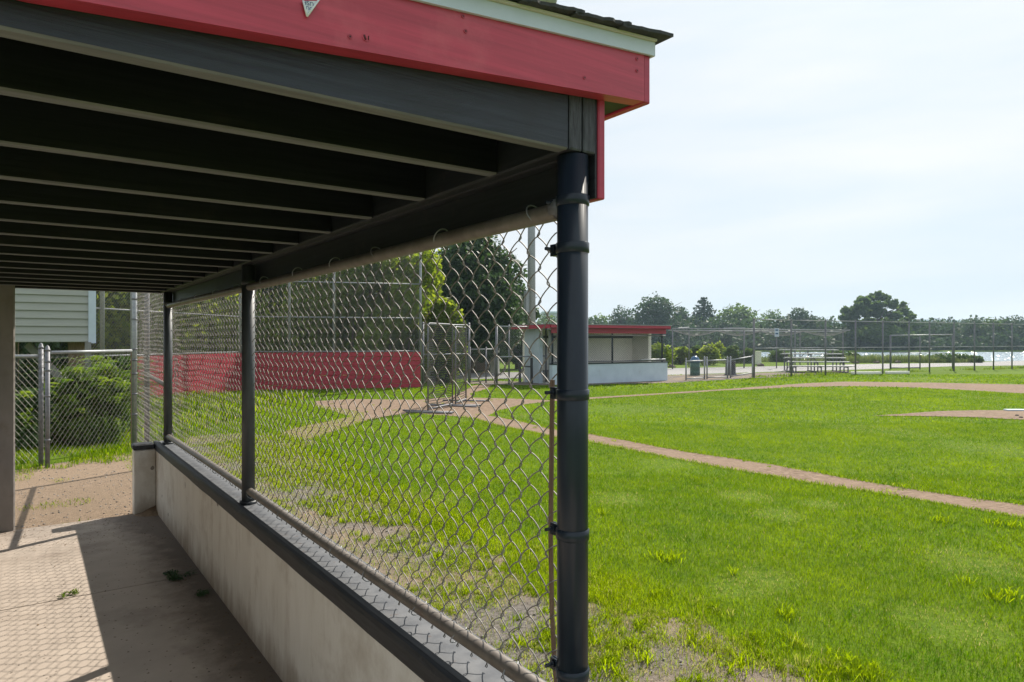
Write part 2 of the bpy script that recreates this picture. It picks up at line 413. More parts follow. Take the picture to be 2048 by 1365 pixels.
def add_low_grime(m, col, z0=0.0, z1=0.22):
    t = m.node_tree; N = t.nodes.new; K = t.links.new; b = t.nodes['Principled BSDF']
    src = b.inputs['Base Color'].links[0].from_socket
    geo = N('ShaderNodeNewGeometry'); sx = N('ShaderNodeSeparateXYZ'); K(geo.outputs['Position'], sx.inputs[0])
    mr = N('ShaderNodeMapRange'); mr.inputs['From Min'].default_value = z1; mr.inputs['From Max'].default_value = z0; K(sx.outputs['Z'], mr.inputs['Value'])
    n = N('ShaderNodeTexNoise'); n.inputs['Scale'].default_value = 6; n.inputs['Detail'].default_value = 9; n.inputs['Roughness'].default_value = 0.7
    mp = N('ShaderNodeMapping'); mp.inputs['Scale'].default_value = (1.6, 1.6, 0.35); K(geo.outputs['Position'], mp.inputs['Vector']); K(mp.outputs[0], n.inputs['Vector'])
    ml = N('ShaderNodeMath'); ml.operation = 'MULTIPLY_ADD'; ml.inputs[1].default_value = 0.45; K(mr.outputs[0], ml.inputs[0]); K(n.outputs['Fac'], ml.inputs[2])
    r = N('ShaderNodeValToRGB'); r.color_ramp.elements[0].position = 0.55; r.color_ramp.elements[1].position = 0.95; r.color_ramp.elements[1].color = (0.8, 0.8, 0.8, 1)
    K(ml.outputs[0], r.inputs[0])
    mm = N('ShaderNodeMixRGB'); K(r.outputs[0], mm.inputs[0]); K(src, mm.inputs[1]); mm.inputs[2].default_value = (*col, 1); K(mm.outputs[0], b.inputs['Base Color'])
add_low_grime(M['cream'], (0.33, 0.25, 0.18))
# grass blades: colour by a per-blade random plus broad world-space patches
def grass_mat(name, dark, lite, dry, tr):
    m = bpy.data.materials.new(name); m.use_nodes = True
    t = m.node_tree; N = t.nodes.new; K = t.links.new
    b = t.nodes['Principled BSDF']; out = t.nodes['Material Output']
    at = N('ShaderNodeAttribute'); at.attribute_name = 'rnd'
    r = N('ShaderNodeValToRGB'); r.color_ramp.elements[0].color = (*dark, 1); r.color_ramp.elements[1].color = (*lite, 1)
    K(at.outputs['Fac'], r.inputs[0])
    a2 = N('ShaderNodeAttribute'); a2.attribute_name = 'dry'
    mm = N('ShaderNodeMixRGB'); K(a2.outputs['Fac'], mm.inputs[0]); K(r.outputs[0], mm.inputs[1]); mm.inputs[2].default_value = (*dry, 1)
    K(mm.outputs[0], b.inputs['Base Color']); b.inputs['Roughness'].default_value = 0.75; b.inputs['Specular IOR Level'].default_value = 0.04
    hs = N('ShaderNodeHueSaturation'); hs.inputs['Value'].default_value = 2.1; hs.inputs['Hue'].default_value = 0.49
    K(mm.outputs[0], hs.inputs['Color'])
    tn = N('ShaderNodeBsdfTranslucent'); K(hs.outputs[0], tn.inputs['Color'])
    ms = N('ShaderNodeMixShader'); ms.inputs[0].default_value = tr
    K(b.outputs[0], ms.inputs[1]); K(tn.outputs[0], ms.inputs[2]); K(ms.outputs[0], out.inputs['Surface'])
    return m
M['grass'] = grass_mat('grass_blades', (0.024, 0.090, 0.0005), (0.185, 0.262, 0.002), (0.27, 0.235, 0.09), 0.52)

def ground_mat(name, cols, scales, bump, bscale, rough=0.95):
    """three-colour ground: cols[0]/cols[1] fine mottling, cols[2] broad patches"""
    m = bpy.data.materials.new(name); m.use_nodes = True
    t = m.node_tree; N = t.nodes.new; K = t.links.new; b = t.nodes['Principled BSDF']
    b.inputs['Roughness'].default_value = rough; b.inputs['Specular IOR Level'].default_value = 0.1
    geo = N('ShaderNodeNewGeometry')
    n1 = N('ShaderNodeTexNoise'); n1.inputs['Scale'].default_value = scales[0]; n1.inputs['Detail'].default_value = 10; n1.inputs['Roughness'].default_value = 0.75
    n2 = N('ShaderNodeTexNoise'); n2.inputs['Scale'].default_value = scales[1]; n2.inputs['Detail'].default_value = 6
    K(geo.outputs['Position'], n1.inputs['Vector']); K(geo.outputs['Position'], n2.inputs['Vector'])
    r1 = N('ShaderNodeValToRGB'); r1.color_ramp.elements[0].position = 0.36; r1.color_ramp.elements[1].position = 0.64
    r1.color_ramp.elements[0].color = (*cols[0], 1); r1.color_ramp.elements[1].color = (*cols[1], 1)
    K(n1.outputs['Fac'], r1.inputs[0])
    r2 = N('ShaderNodeValToRGB'); r2.color_ramp.elements[0].position = 0.42; r2.color_ramp.elements[1].position = 0.66
    K(n2.outputs['Fac'], r2.inputs[0])
    mm = N('ShaderNodeMixRGB'); K(r2.outputs[0], mm.inputs[0]); K(r1.outputs[0], mm.inputs[1]); mm.inputs[2].default_value = (*cols[2], 1)
    K(mm.outputs[0], b.inputs['Base Color'])
    nb = N('ShaderNodeTexNoise'); nb.inputs['Scale'].default_value = bscale; nb.inputs['Detail'].default_value = 6
    K(geo.outputs['Position'], nb.inputs['Vector'])
    bp = N('ShaderNodeBump'); bp.inputs['Strength'].default_value = 0.7; bp.inputs['Distance'].default_value = bump
    K(nb.outputs['Fac'], bp.inputs['Height']); K(bp.outputs[0], b.inputs['Normal'])
    return m
M['turf'] = ground_mat('turf_soil', [(0.055, 0.110, 0.006), (0.140, 0.200, 0.012), (0.105, 0.170, 0.010)], (9, 0.35), 0.03, 40)
M['dirt'] = ground_mat('infield_clay', [(0.145, 0.10, 0.07), (0.31, 0.225, 0.165), (0.25, 0.18, 0.13)], (9, 0.8), 0.05, 24)
M['gravel'] = ground_mat('gravelly_soil', [(0.075, 0.068, 0.060), (0.26, 0.235, 0.21), (0.26, 0.20, 0.145)], (38, 1.2), 0.02, 130)
M['path'] = ground_mat('brown_packed_dirt', [(0.20, 0.145, 0.10), (0.36, 0.27, 0.195), (0.27, 0.20, 0.14)], (30, 1.0), 0.02, 120)

def water_mat():
    m = bpy.data.materials.new('lake_water'); m.use_nodes = True
    t = m.node_tree; N = t.nodes.new; K = t.links.new; b = t.nodes['Principled BSDF']
    b.inputs['Base Color'].default_value = (0.20, 0.31, 0.40, 1); b.inputs['Roughness'].default_value = 0.28
    b.inputs['IOR'].default_value = 1.33
    geo = N('ShaderNodeNewGeometry')
    n1 = N('ShaderNodeTexNoise'); n1.inputs['Scale'].default_value = 2.2; n1.inputs['Detail'].default_value = 4; n1.inputs['Roughness'].default_value = 0.6
    K(geo.outputs['Position'], n1.inputs['Vector'])
    bp = N('ShaderNodeBump'); bp.inputs['Strength'].default_value = 1.0; bp.inputs['Distance'].default_value = 0.8
    K(n1.outputs['Fac'], bp.inputs['Height']); K(bp.outputs[0], b.inputs['Normal'])
    return m
M['water'] = water_mat()

# ------------------------------------------------------------------ the ground
def wobble(poly, step=0.25, amp=0.04, seed=0):
    out = []
    n = len(poly)
    for i in range(n):
        a = Vector((poly[i][0], poly[i][1])); b = Vector((poly[(i+1) % n][0], poly[(i+1) % n][1]))
        L_ = (b-a).length
        st = max(step, L_/60)
        k = max(1, int(L_/st)); d = (b-a)/max(L_, 1e-6); nn = Vector((-d.y, d.x))
        for j in range(k):
            p = a + (b-a)*(j/k)
            w = (float(N1(p.x, p.y, 1.3)) - 0.5)*2*amp*2 + (float(N2(p.x, p.y, 5)) - 0.5)*2*amp
            out.append((p.x + nn.x*w, p.y + nn.y*w))
    return out
def sheet(name, poly, z, m):
    """flat ground sheet; triangulated by Blender's own n-gon tessellation"""
    me = bpy.data.meshes.new(name)
    me.from_pydata([(p[0], p[1], 0) for p in poly], [], [tuple(range(len(poly)))])
    me.materials.append(m); me.update()
    o = bpy.data.objects.new(name, me); o.location = (0, 0, z); COL.objects.link(o)
    o['kind'] = 'structure'
    return o
def Gp(lst, z=0.0):
    return [(G(a, b, z).x, G(a, b, z).y) for a, b in lst]
def Wp(lst):
    return [(W(a, b).x, W(a, b).y) for a, b in lst]

# near land with a sloping bank to the lake
shoreX = [-600, -60, -20, 0, 10, 16, 22, 28, 33, 38, 44, 60, 120, 600]
shoreY = [900, 420, 160, 70, 56, 53, 52, 51.5, 51, 50, 47.5, 44, 40, 30]
land = [(-600, -300)] + list(zip(shoreX, shoreY)) + [(600, -300)]
gm = MB()
n_ = len(shoreX)
bank = []
top = [W(a, b, 0) for a, b in land]
gm.add(top, [tuple(range(len(top)))[::-1]])
for i in range(n_-1):
    a = W(shoreX[i], shoreY[i], 0); b_ = W(shoreX[i+1], shoreY[i+1], 0)
    c = W(shoreX[i+1], shoreY[i+1]+3, -1.1); d = W(shoreX[i], shoreY[i]+3, -1.1)
    gm.add([a, b_, c, d], [(0, 1, 2, 3)])
tag(gm.build('ground', M['turf']), kind='structure')
g2 = MB()
farX = [-60, 0, 15, 40, 70, 120, 300]; farY = [130, 124, 122, 124, 122, 126, 135]
fv = [W(-700, 1200, -0.35), W(-120, 260, -0.35)] + [W(a, b, -0.35) for a, b in zip(farX, farY)] + [W(1500, 200, -0.35), W(2500, 1800, -0.35), W(0, 2500, -0.35)]
g2.add(fv, [tuple(range(len(fv)))])
for i in range(len(farX)-1):
    g2.add([W(farX[i], farY[i], -0.35), W(farX[i+1], farY[i+1], -0.35), W(farX[i+1], farY[i+1]-1.5, -1.1), W(farX[i], farY[i]-1.5, -1.1)], [(0, 1, 2, 3)])
tag(g2.build('far_shore', M['turf']), kind='structure')
sheet('lake_water', Wp([(-900, 1500), (-900, 60), (-60, 20), (0, 25), (600, 10), (2500, 100), (2500, 1800)]), -0.6, M['water'])

# sun glints on the lake: added facets tilted to mirror the sun at the camera
def glint_facets(n):
    px = 1560+620*RNG.random(n)**0.8; Y = 74+48*RNG.random(n)
    X = (px-1024)/F*Y
    x, y = X*CA+Y*SA, -X*SA+Y*CA
    c = np.stack([x, y, np.full(n, -0.57)], 1)
    v = -c.copy(); v[:, 2] = EYE+0.57; v /= np.linalg.norm(v, axis=1)[:, None]
    h = v+np.array(SUN); h /= np.linalg.norm(h, axis=1)[:, None]
    h += RNG.normal(size=(n, 3))*0.045; h /= np.linalg.norm(h, axis=1)[:, None]
    t = np.cross(h, np.array([0, 0, 1.0])); t /= np.linalg.norm(t, axis=1)[:, None]; b = np.cross(h, t)
    s_ = (0.04+0.13*RNG.random(n)**2)[:, None]
    vv = np.stack([c-t*s_, c-b*s_*0.35, c+t*s_, c+b*s_*0.35], 1).reshape(-1, 3)
    m = bpy.data.materials.new('glint_water'); m.use_nodes = True; q = m.node_tree.nodes['Principled BSDF']
    q.inputs['Base Color'].default_value = (0.20, 0.31, 0.40, 1); q.inputs['Roughness'].default_value = 0.16; q.inputs['IOR'].default_value = 1.33
    return fast_mesh('sun_glints', vv, np.arange(n*4), np.full(n, 4), m)
tag(glint_facets(230), 'small added facets tilted to glint sunlight on the lake', 'waves', kind='stuff')
# the road behind the field
road = Gp([(760, 747), (1050, 745), (1337, 737), (1480, 734.5), (1765, 728), (1908, 726.8), (2048, 721.5), (2400, 716),
           (2400, 728), (2048, 731.3), (1908, 733), (1765, 738), (1480, 746), (1337, 751), (1050, 758), (760, 760)])
sheet('road', wobble(road, 0.5, 0.03), 0.004, M['asphalt'])
# clay of the infield
home = [(626, 803), (702, 799), (836, 800), (899, 795), (920, 786), (945, 772), (985, 768), (975, 778), (940, 788), (945, 796), (1032, 798), (1108, 802),
        (1032, 813), (1000, 822), (978, 832), (1004, 836), (1060, 848), (1108, 859), (1180, 869), (1325, 896), (1545, 931), (1764, 969), (2048, 1011), (2500, 1079),
        (2500, 1120), (2048, 1038), (1764, 991), (1588, 962), (1369, 922), (1180, 885), (1115, 876), (1050, 863), (994, 852), (947, 838), (899, 832), (820, 827), (772, 834),
        (709, 850), (674, 864), (610, 884), (560, 905), (545, 880), (582, 858), (640, 846), (700, 834), (664, 822), (629, 812)]
P_home = wobble(Gp(home), 0.12, 0.022)
sheet('infield_dirt', P_home, 0.004, M['dirt'])
far_line = [(1108, 800), (1180, 796), (1450, 779), (1567, 771), (1620, 767), (1684, 764), (1850, 766), (2048, 770), (2500, 778), (2500, 806), (2048, 788), (1830, 776), (1698, 773), (1581, 775.5),
            (1450, 782), (1180, 799), (1108, 803)]
P_far = wobble(Gp(far_line), 0.2, 0.03)
sheet('base_path_dirt', P_far, 0.008, M['dirt'])
mound = [(1745, 833), (1800, 830), (1880, 824), (1960, 822), (2048, 822), (2140, 824), (2200, 830), (2180, 838), (2048, 841), (1950, 836), (1850, 834)]
P_mound = wobble(Gp(mound), 0.2, 0.03)
sheet('mound_dirt', P_mound, 0.012, M['dirt'])
# gravel strip along the dugout, packed dirt by the gate
P_gravel = wobble([(1.17, -1.5), (3.05, -1.5), (2.98, 1.2), (2.85, 2.4), (2.62, 3.9), (2.65, 5.2), (2.75, 6.8), (3.1, 9.0), (3.5, 10.6), (3.0, 12.0), (2.0, 12.2), (1.3, 11.4), (1.0, 9.2), (1.0, 7.1), (1.17, 7.1)], 0.08, 0.11)
sheet('gravel_strip', P_gravel, 0.006, M['gravel'])
P_path = wobble([(-1.6, 6.9), (0.95, 6.9), (1.15, 9.2), (1.25, 11.0), (0.5, 10.7), (-0.1, 10.15), (-0.9, 9.75), (-1.8, 9.5), (-3.0, 9.5), (-3.0, 6.9)], 0.15, 0.06)
sheet('path', P_path, 0.010, M['path'])
P_front = wobble(Gp([(1337, 751.5), (1510, 747), (1700, 742), (1700, 748), (1510, 757), (1400, 763), (1337, 767), (1150, 771), (1040, 771), (930, 768), (930, 762), (1040, 764)]), 0.3, 0.05)
sheet('worn_dirt_by_far_dugout', P_front, 0.010, M['gravel'])

# concrete floor in two pours with a joint between
for a, b_ in ((-0.9, 4.940), (4.952, 6.98)):
    m_ = MB(); m_.box((-1.3, a, -0.10), (0.958, b_, 0.022))
    tag(m_.build('concrete_floor', M['concrete']), kind='structure')

NOGRASS = [P_home, P_far, P_mound, P_path, [(-1.5, -2), (1.2, -2), (1.2, 7.1), (-1.5, 7.1)], road, P_front]

def blades(name, X, Y, h, w, dry=None, lean=0.5, segs=2, z0=0.0, rnd=None):
    """grass blades at world positions"""
    n = len(X)
    ang = RNG.random(n)*2*np.pi; la = RNG.random(n)*2*np.pi
    ln = h*lean*(0.2 + RNG.random(n)*0.9)
    dx = np.cos(ang)*w/2; dy = np.sin(ang)*w/2
    lx = np.cos(la)*ln; ly = np.sin(la)*ln
    z = np.full(n, z0)
    if rnd is None: rnd = RNG.random(n)
    if dry is None: dry = np.zeros(n)
    if segs == 2:
        v = np.stack([np.stack([X-dx, Y-dy, z], 1), np.stack([X+dx, Y+dy, z], 1),
                      np.stack([X+dx*0.75+lx*0.35, Y+dy*0.75+ly*0.35, z+h*0.6], 1), np.stack([X-dx*0.75+lx*0.35, Y-dy*0.75+ly*0.35, z+h*0.6], 1),
                      np.stack([X+lx, Y+ly, z+h*(0.95-0.25*np.minimum(ln/h, 1))], 1)], 1).reshape(-1, 3)
        b = np.arange(n)*5
        f = np.stack([b, b+1, b+2, b+3, b+3, b+2, b+4], 1).ravel()
        lt = np.tile([4, 3], n); k = 5
    else:
        v = np.stack([np.stack([X-dx, Y-dy, z], 1), np.stack([X+dx, Y+dy, z], 1), np.stack([X+lx, Y+ly, z+h*0.9], 1)], 1).reshape(-1, 3)
        b = np.arange(n)*3
        f = np.stack([b, b+1, b+2], 1).ravel(); lt = np.full(n, 3); k = 3
    return v, f, lt, np.repeat(rnd, k), np.repeat(dry, k)
def merge(parts):
    vs, fs, lts, rs, ds = [], [], [], [], []; off = 0
    for v, f, lt, r, d in parts:
        vs.append(v); fs.append(f+off); lts.append(lt); rs.append(r); ds.append(d); off += len(v)
    return np.concatenate(vs), np.concatenate(fs), np.concatenate(lts), np.concatenate(rs), np.concatenate(ds)

def sector(n, Y0, Y1, pxl, pxr):
    """random points with uniform ground density between two depths within a viewing wedge"""
    Y = np.sqrt(RNG.random(n)*(Y1*Y1-Y0*Y0)+Y0*Y0)
    px = pxl + RNG.random(n)*(pxr-pxl)
    X = (px-1024)/F*Y
    return X*CA+Y*SA, -X*SA+Y*CA
def area(Y0, Y1, pxl, pxr):
    return (pxr-pxl)/F*(Y1*Y1-Y0*Y0)/2
def keep_grass(x, y):
    k = np.ones(len(x), bool)
    for p in NOGRASS: k &= ~inpoly(x, y, p)
    return k
gparts = []
def grass_zone(Y0, Y1, dens, h, w, segs, pxl=330, pxr=2700):
    n = int(area(Y0, Y1, pxl, pxr)*dens)
    x, y = sector(n, Y0, Y1, pxl, pxr)
    k = keep_grass(x, y); x, y = x[k], y[k]
    ing = inpoly(x, y, P_gravel)
    edge = np.clip((x-1.5)/1.5, 0, 1)
    cl = N1(x, y, 3.2)*0.6+N2(x, y, 9)*0.4
    k = ~ing | (RNG.random(len(x)) < np.clip((cl-0.46+0.20*edge)*5.0, 0.0, 1.0)*(0.14+0.40*edge))
    x, y, ing, cl = x[k], y[k], ing[k], cl[k]
    pt = N3(x, y, 0.9)*0.5+N1(x, y, 2.7)*0.5
    fine = N2(x, y, 6)
    # a long light-green fringe along the gravel, worn dry patches in the lawn
    fringe = np.clip(1-np.abs(x-2.95)/0.5, 0, 1)*(y < 12)
    rnd = np.clip(RNG.random(len(x))*0.45+0.85*((pt*0.7+fine*0.3)-0.5)+0.22+0.45*fringe, 0, 1)
    hh = h*(0.55+0.7*RNG.random(len(x)))*(0.8+0.5*pt)*(1+0.8*fringe*(0.4+1.2*fine))
    hh = np.where(ing, hh*0.75, hh)
    wp = np.zeros(len(x))
    for qx, qy, qr in ((1488, 995, 0.28), (1562, 1032, 0.25), (1640, 1010, 0.2), (1530, 1160, 0.22), (1905, 1258, 0.3), (1945, 1125, 0.35), (1470, 1180, 0.2), (1240, 1000, 0.3), (1850, 760, 2.0), (1330, 930, 0.4), (2000, 900, 0.8), (1250, 820, 1.2)):
        c = G(qx, qy); wp = np.maximum(wp, np.clip(1.25-np.hypot(x-c.x, (y-c.y))/qr*(0.75+0.5*fine), 0, 1))
    kk = RNG.random(len(x)) > wp*0.55
    x, y, ing, cl, pt, fine, fringe, rnd, hh, wp = [q[kk] for q in (x, y, ing, cl, pt, fine, fringe, rnd, hh, wp)]
    drp = np.maximum(np.clip((N2(x, y, 0.55)-0.80)*3.2, 0, 0.5), wp*0.5)
    dry = (RNG.random(len(x)) < np.where(ing, 0.50, (0.02+drp*0.6+0.08*fringe)*np.where(Y0 > 7, 0.3, 1.0)))*(0.5+0.5*RNG.random(len(x)))
    hh = np.where((drp > 0.15) & ~ing, hh*0.7, hh)
    gparts.append(blades('', x, y, hh, w*(0.7+0.6*RNG.random(len(x))), dry, lean=0.95, segs=segs, rnd=rnd))
grass_zone(2.6, 5.0, 9000, 0.034, 0.0027, 2)
grass_zone(5.0, 8.0, 5400, 0.034, 0.0040, 2)
grass_zone(8.0, 13.0, 2300, 0.034, 0.0070, 1)
grass_zone(13.0, 22.0, 620, 0.036, 0.015, 1, 250)
grass_zone(22.0, 31.0, 130, 0.045, 0.04, 1, 700)
# coarse pale crabgrass tufts standing out of the lawn
for px, py, n, s_ in ((1320, 1118, 46, 0.16), (1345, 1122, 40, 0.13), (1572, 1235, 44, 0.15), (1470, 1150, 16, 0.09), (1990, 1200, 40, 0.14), (2020, 1195, 30, 0.12),
                      (1205, 1030, 30, 0.12), (1935, 1168, 14, 0.08), (1880, 1045, 36, 0.13), (2030, 1055, 40, 0.15), (1990, 1050, 30, 0.12), (1310, 1192, 24, 0.10),
                      (1190, 1290, 40, 0.10), (1290, 1325, 34, 0.10), (1230, 1345, 40, 0.12), (640, 990, 24, 0.1), (760, 1040, 30, 0.1), (860, 1010, 40, 0.16), (900, 1020, 44, 0.16),
                      (1040, 1290, 30, 0.09), (930, 1190, 30, 0.09), (1480, 1340, 50, 0.14), (1390, 1290, 44, 0.14), (1700, 1350, 50, 0.16)):
    c = G(px, py)
    a = RNG.random(n)*2*np.pi; r_ = RNG.random(n)*s_*0.7
    gparts.append(blades('', c.x+np.cos(a)*r_, c.y+np.sin(a)*r_, 0.05+0.045*RNG.random(n), 0.0075*np.ones(n), None, lean=1.3, rnd=0.85+0.4*RNG.random(n)))
def rosettes(poly, n, thr, sc, hmin, hmax, w, rad_, per, dryp):
    xs = [p[0] for p in poly]; ys = [p[1] for p in poly]
    x = min(xs)+RNG.random(n)*(max(xs)-min(xs)); y = min(ys)+RNG.random(n)*(max(ys)-min(ys))
    edge = np.clip((x-1.4)/1.4, 0, 1)
    k = inpoly(x, y, poly) & (N1(x, y, sc)*0.6+N2(x, y, sc*2.2)*0.4 > thr-0.20*edge)
    x, y = x[k], y[k]; m_ = len(x)
    tone = RNG.random(m_); dr = RNG.random(m_) < dryp
    X = np.repeat(x, per); Y = np.repeat(y, per); a = RNG.random(m_*per)*6.283; r = rad_*np.sqrt(RNG.random(m_*per))*np.repeat(0.5+RNG.random(m_), per)
    hh = (hmin+(hmax-hmin)*RNG.random(m_*per))*np.repeat(0.6+0.6*tone, per)
    gparts.append(blades('', X+np.cos(a)*r, Y+np.sin(a)*r, hh, w*(0.6+0.7*RNG.random(m_*per)), np.repeat(dr*0.8, per)*RNG.random(m_*per), lean=1.1, rnd=np.repeat(0.35+0.6*tone, per)+0.2*RNG.random(m_*per)))
def lip(poly, per_m, hmin, hmax, w, ymax=14.0, inset=0.03):
    for i in range(len(poly)):
        a = np.array(poly[i]); b = np.array(poly[(i+1) % len(poly)]); L_ = np.linalg.norm(b-a)
        if L_ < 1e-6 or np.hypot(*a) > ymax or a[0] > 9: continue
        n = max(1, int(L_*per_m)); t = RNG.random(n)
        x = a[0]+(b[0]-a[0])*t+RNG.normal(size=n)*inset; y = a[1]+(b[1]-a[1])*t+RNG.normal(size=n)*inset
        gparts.append(blades('', x, y, hmin+(hmax-hmin)*RNG.random(n)*N2(x, y, 3.0), w*np.ones(n), (RNG.random(n) < 0.1)*0.7, lean=1.2, rnd=0.3+0.6*RNG.random(n)))
lip(P_home, 260, 0.02, 0.08, 0.0065)
rosettes(P_home, 260, 0.0, 1.0, 0.02, 0.05, 0.006, 0.05, 22, 0.1)
# weeds growing on the packed dirt by the gate and along the fence foot
def tufts(poly, n, hmin, hmax, w, rl, rh, thr, sc=2.5, dryp=0.1):
    xs = [p[0] for p in poly]; ys = [p[1] for p in poly]
    x = min(xs)+RNG.random(n)*(max(xs)-min(xs)); y = min(ys)+RNG.random(n)*(max(ys)-min(ys))
    k = inpoly(x, y, poly) & (N1(x, y, sc) > thr)
    x, y = x[k], y[k]; m_ = len(x)
    dry = (RNG.random(m_) < dryp)*0.8
    gparts.append(blades('', x, y, hmin+(hmax-hmin)*RNG.random(m_), w*np.ones(m_), dry, lean=0.8, rnd=rl+(rh-rl)*RNG.random(m_)))
tufts([(-2.5, 6.98), (1.0, 6.98), (1.2, 9.3), (1.2, 11), (-0.2, 10.0), (-2.5, 9.5)], 16000, 0.02, 0.05, 0.006, 0.3, 1.0, 0.66, 2.2, 0.35)
tufts([(-3.0, 9.2), (-1.0, 9.3), (0.2, 10.0), (1.2, 10.6), (1.5, 12.0), (-0.5, 12.0), (-3.5, 12.0)], 14000, 0.02, 0.08, 0.007, 0.0, 0.8, 0.38, 2.2, 0.12)
PG = [(1.25, 0.8), (3.15, 0.8), (3.1, 2.4), (2.9, 3.9), (2.95, 6.8), (3.3, 9.5), (3.3, 11.5), (1.3, 11.0), (1.25, 6.0)]
rosettes(PG, 7000, 0.635, 2.3, 0.014, 0.038, 0.0038, 0.045, 30, 0.45)
rosettes([(p[0]+(0.9 if p[0] < 2 else 0.25), p[1]) for p in PG], 1800, 0.53, 1.6, 0.028, 0.070, 0.0048, 0.05, 34, 0.15)
for sc_, thr_, n_t in ((4.0, 0.60, 26000), (7.0, 0.62, 22000), (2.0, 0.62, 16000)):
    tufts([(1.35, 1.0), (3.0, 1.0), (2.9, 2.4), (2.7, 3.9), (2.75, 6.8), (3.2, 9.5), (2.5, 10.5), (1.5, 9.0), (1.3, 6.0)], n_t, 0.012, 0.042, 0.0034, 0.35, 1.15, thr_, sc_, 0.45)
tufts(Wp([(-7.5, 8.0), (-5.2, 8.4), (-4.9, 10.0), (-5.4, 11.5), (-8.5, 12.0)]), 20000, 0.03, 0.10, 0.009, 0.1, 0.9, 0.30)
tufts([(1.0, 7.2), (3.2, 7.2), (6.0, 14.0), (5.5, 19.0), (2.0, 19.0), (1.0, 13.0)], 70000, 0.015, 0.032, 0.006, 0.45, 1.0, 0.1, 1.0, 0.05)
tufts(Wp([(-9, 10.5), (-5.5, 10.5), (-5.5, 19.0), (-16, 19.0)]), 26000, 0.08, 0.30, 0.03, 0.2, 1.0, 0.2)
v, f, lt, r_, d_ = merge(gparts)
go = fast_mesh('grass', v, f, lt, M['grass'], rnd=r_, attrs={'dry': d_})
go.location.z = 0.004
tag(go, 'short green mown grass over the ball field with dry patches and weeds', 'grass', kind='stuff')
print('grass tris', int((lt-2).sum()))

# loose stones on the gravel strip and the packed dirt
def pebbles(polys, n, s0, s1):
    vs = []; fs = []; rs = []
    base = np.array([(1,0,0),(-1,0,0),(0,1,0),(0,-1,0),(0,0,1),(0,0,-1)], float)
    tri = np.array([(0,2,4),(2,1,4),(1,3,4),(3,0,4),(2,0,5),(1,2,5),(3,1,5),(0,3,5)])
    cnt = 0
    V = []; Fc = []; R = []
    for poly, share in polys:
        xs = [p[0] for p in poly]; ys = [p[1] for p in poly]; k_ = int(n*share)
        x = min(xs)+RNG.random(k_)*(max(xs)-min(xs)); y = min(ys)+RNG.random(k_)*(max(ys)-min(ys))
        k = inpoly(x, y, poly); x, y = x[k], y[k]; m_ = len(x)
        s = s0+(s1-s0)*RNG.random(m_)**3
        vv = base[None]*(0.7+0.6*RNG.random((m_, 6, 1)))*s[:, None, None]
        vv[:, :, 2] *= 0.6
        a = RNG.random(m_)*6.28; c_, s_ = np.cos(a)[:, None], np.sin(a)[:, None]
        X = vv[:, :, 0]*c_-vv[:, :, 1]*s_+x[:, None]; Y_ = vv[:, :, 0]*s_+vv[:, :, 1]*c_+y[:, None]
        Z = vv[:, :, 2]+0.010+s[:, None]*0.2
        V.append(np.stack([X, Y_, Z], 2).reshape(-1, 3)); Fc.append((tri[None]+cnt+np.arange(m_)[:, None, None]*6).reshape(-1)); cnt += m_*6
        R.append(np.repeat(RNG.random(m_), 6))
    Fc = np.concatenate(Fc)
    return fast_mesh('pebbles', np.concatenate(V), Fc, np.full(len(Fc)//3, 3), M['stone'], rnd=np.concatenate(R))
tag(pebbles([(P_gravel, 0.65), (P_path, 0.35)], 15000, 0.003, 0.012), 'loose grey pebbles on the gravel beside the dugout wall', 'gravel', kind='stuff')

# ------------------------------------------------------------------ foliage
def leaf_cloud(name, blobs, n, size, m, parent=None, seed=0, hollow=0.55, flat=0.0, aspect=0.7):
    """leaf-sized quads through a set of ellipsoid clumps (cx,cy,cz,rx,ry,rz) in world coordinates"""
    rg = np.random.default_rng(seed)
    B = np.array(blobs, float)
    vol = B[:, 3]*B[:, 4]+B[:, 4]*B[:, 5]+B[:, 3]*B[:, 5]
    ix = rg.choice(len(B), n, p=vol/vol.sum())
    d = rg.normal(size=(n, 3)); d /= np.linalg.norm(d, axis=1)[:, None]
    r = (hollow+(1-hollow)*rg.random(n)**0.6)*(0.88+0.26*rg.random(n))
    # lumpy outline
    lump = 0.5+0.5*np.sin(d[:, 0]*5+ix*1.7)*np.sin(d[:, 1]*5.5+ix*2.3)*np.sin(d[:, 2]*5+ix)
    r *= 0.82+0.28*lump
    c = B[ix, :3]+d*B[ix, 3:6]*r[:, None]
    nrm = d*0.6+rg.normal(size=(n, 3))*0.8; nrm[:, 2] += flat+0.25
    nrm /= np.linalg.norm(nrm, axis=1)[:, None]
    t = np.cross(nrm, rg.normal(size=(n, 3))); t /= np.linalg.norm(t, axis=1)[:, None]
    b = np.cross(nrm, t)
    s = size*(0.6+0.8*rg.random(n))[:, None]
    t *= s; b *= s*aspect
    v = np.stack([c-t, c-b*0.9+t*0.1, c+t, c+b+t*0.1], 1).reshape(-1, 3)
    f = np.arange(n*4)
    clump = rg.random(len(B))[ix]
    rnd = np.clip(rg.random(n)*0.6+0.4*clump, 0, 1)
    return fast_mesh(name, v, f, np.full(n, 4), m, rnd=np.repeat(rnd, 4), parent=parent)
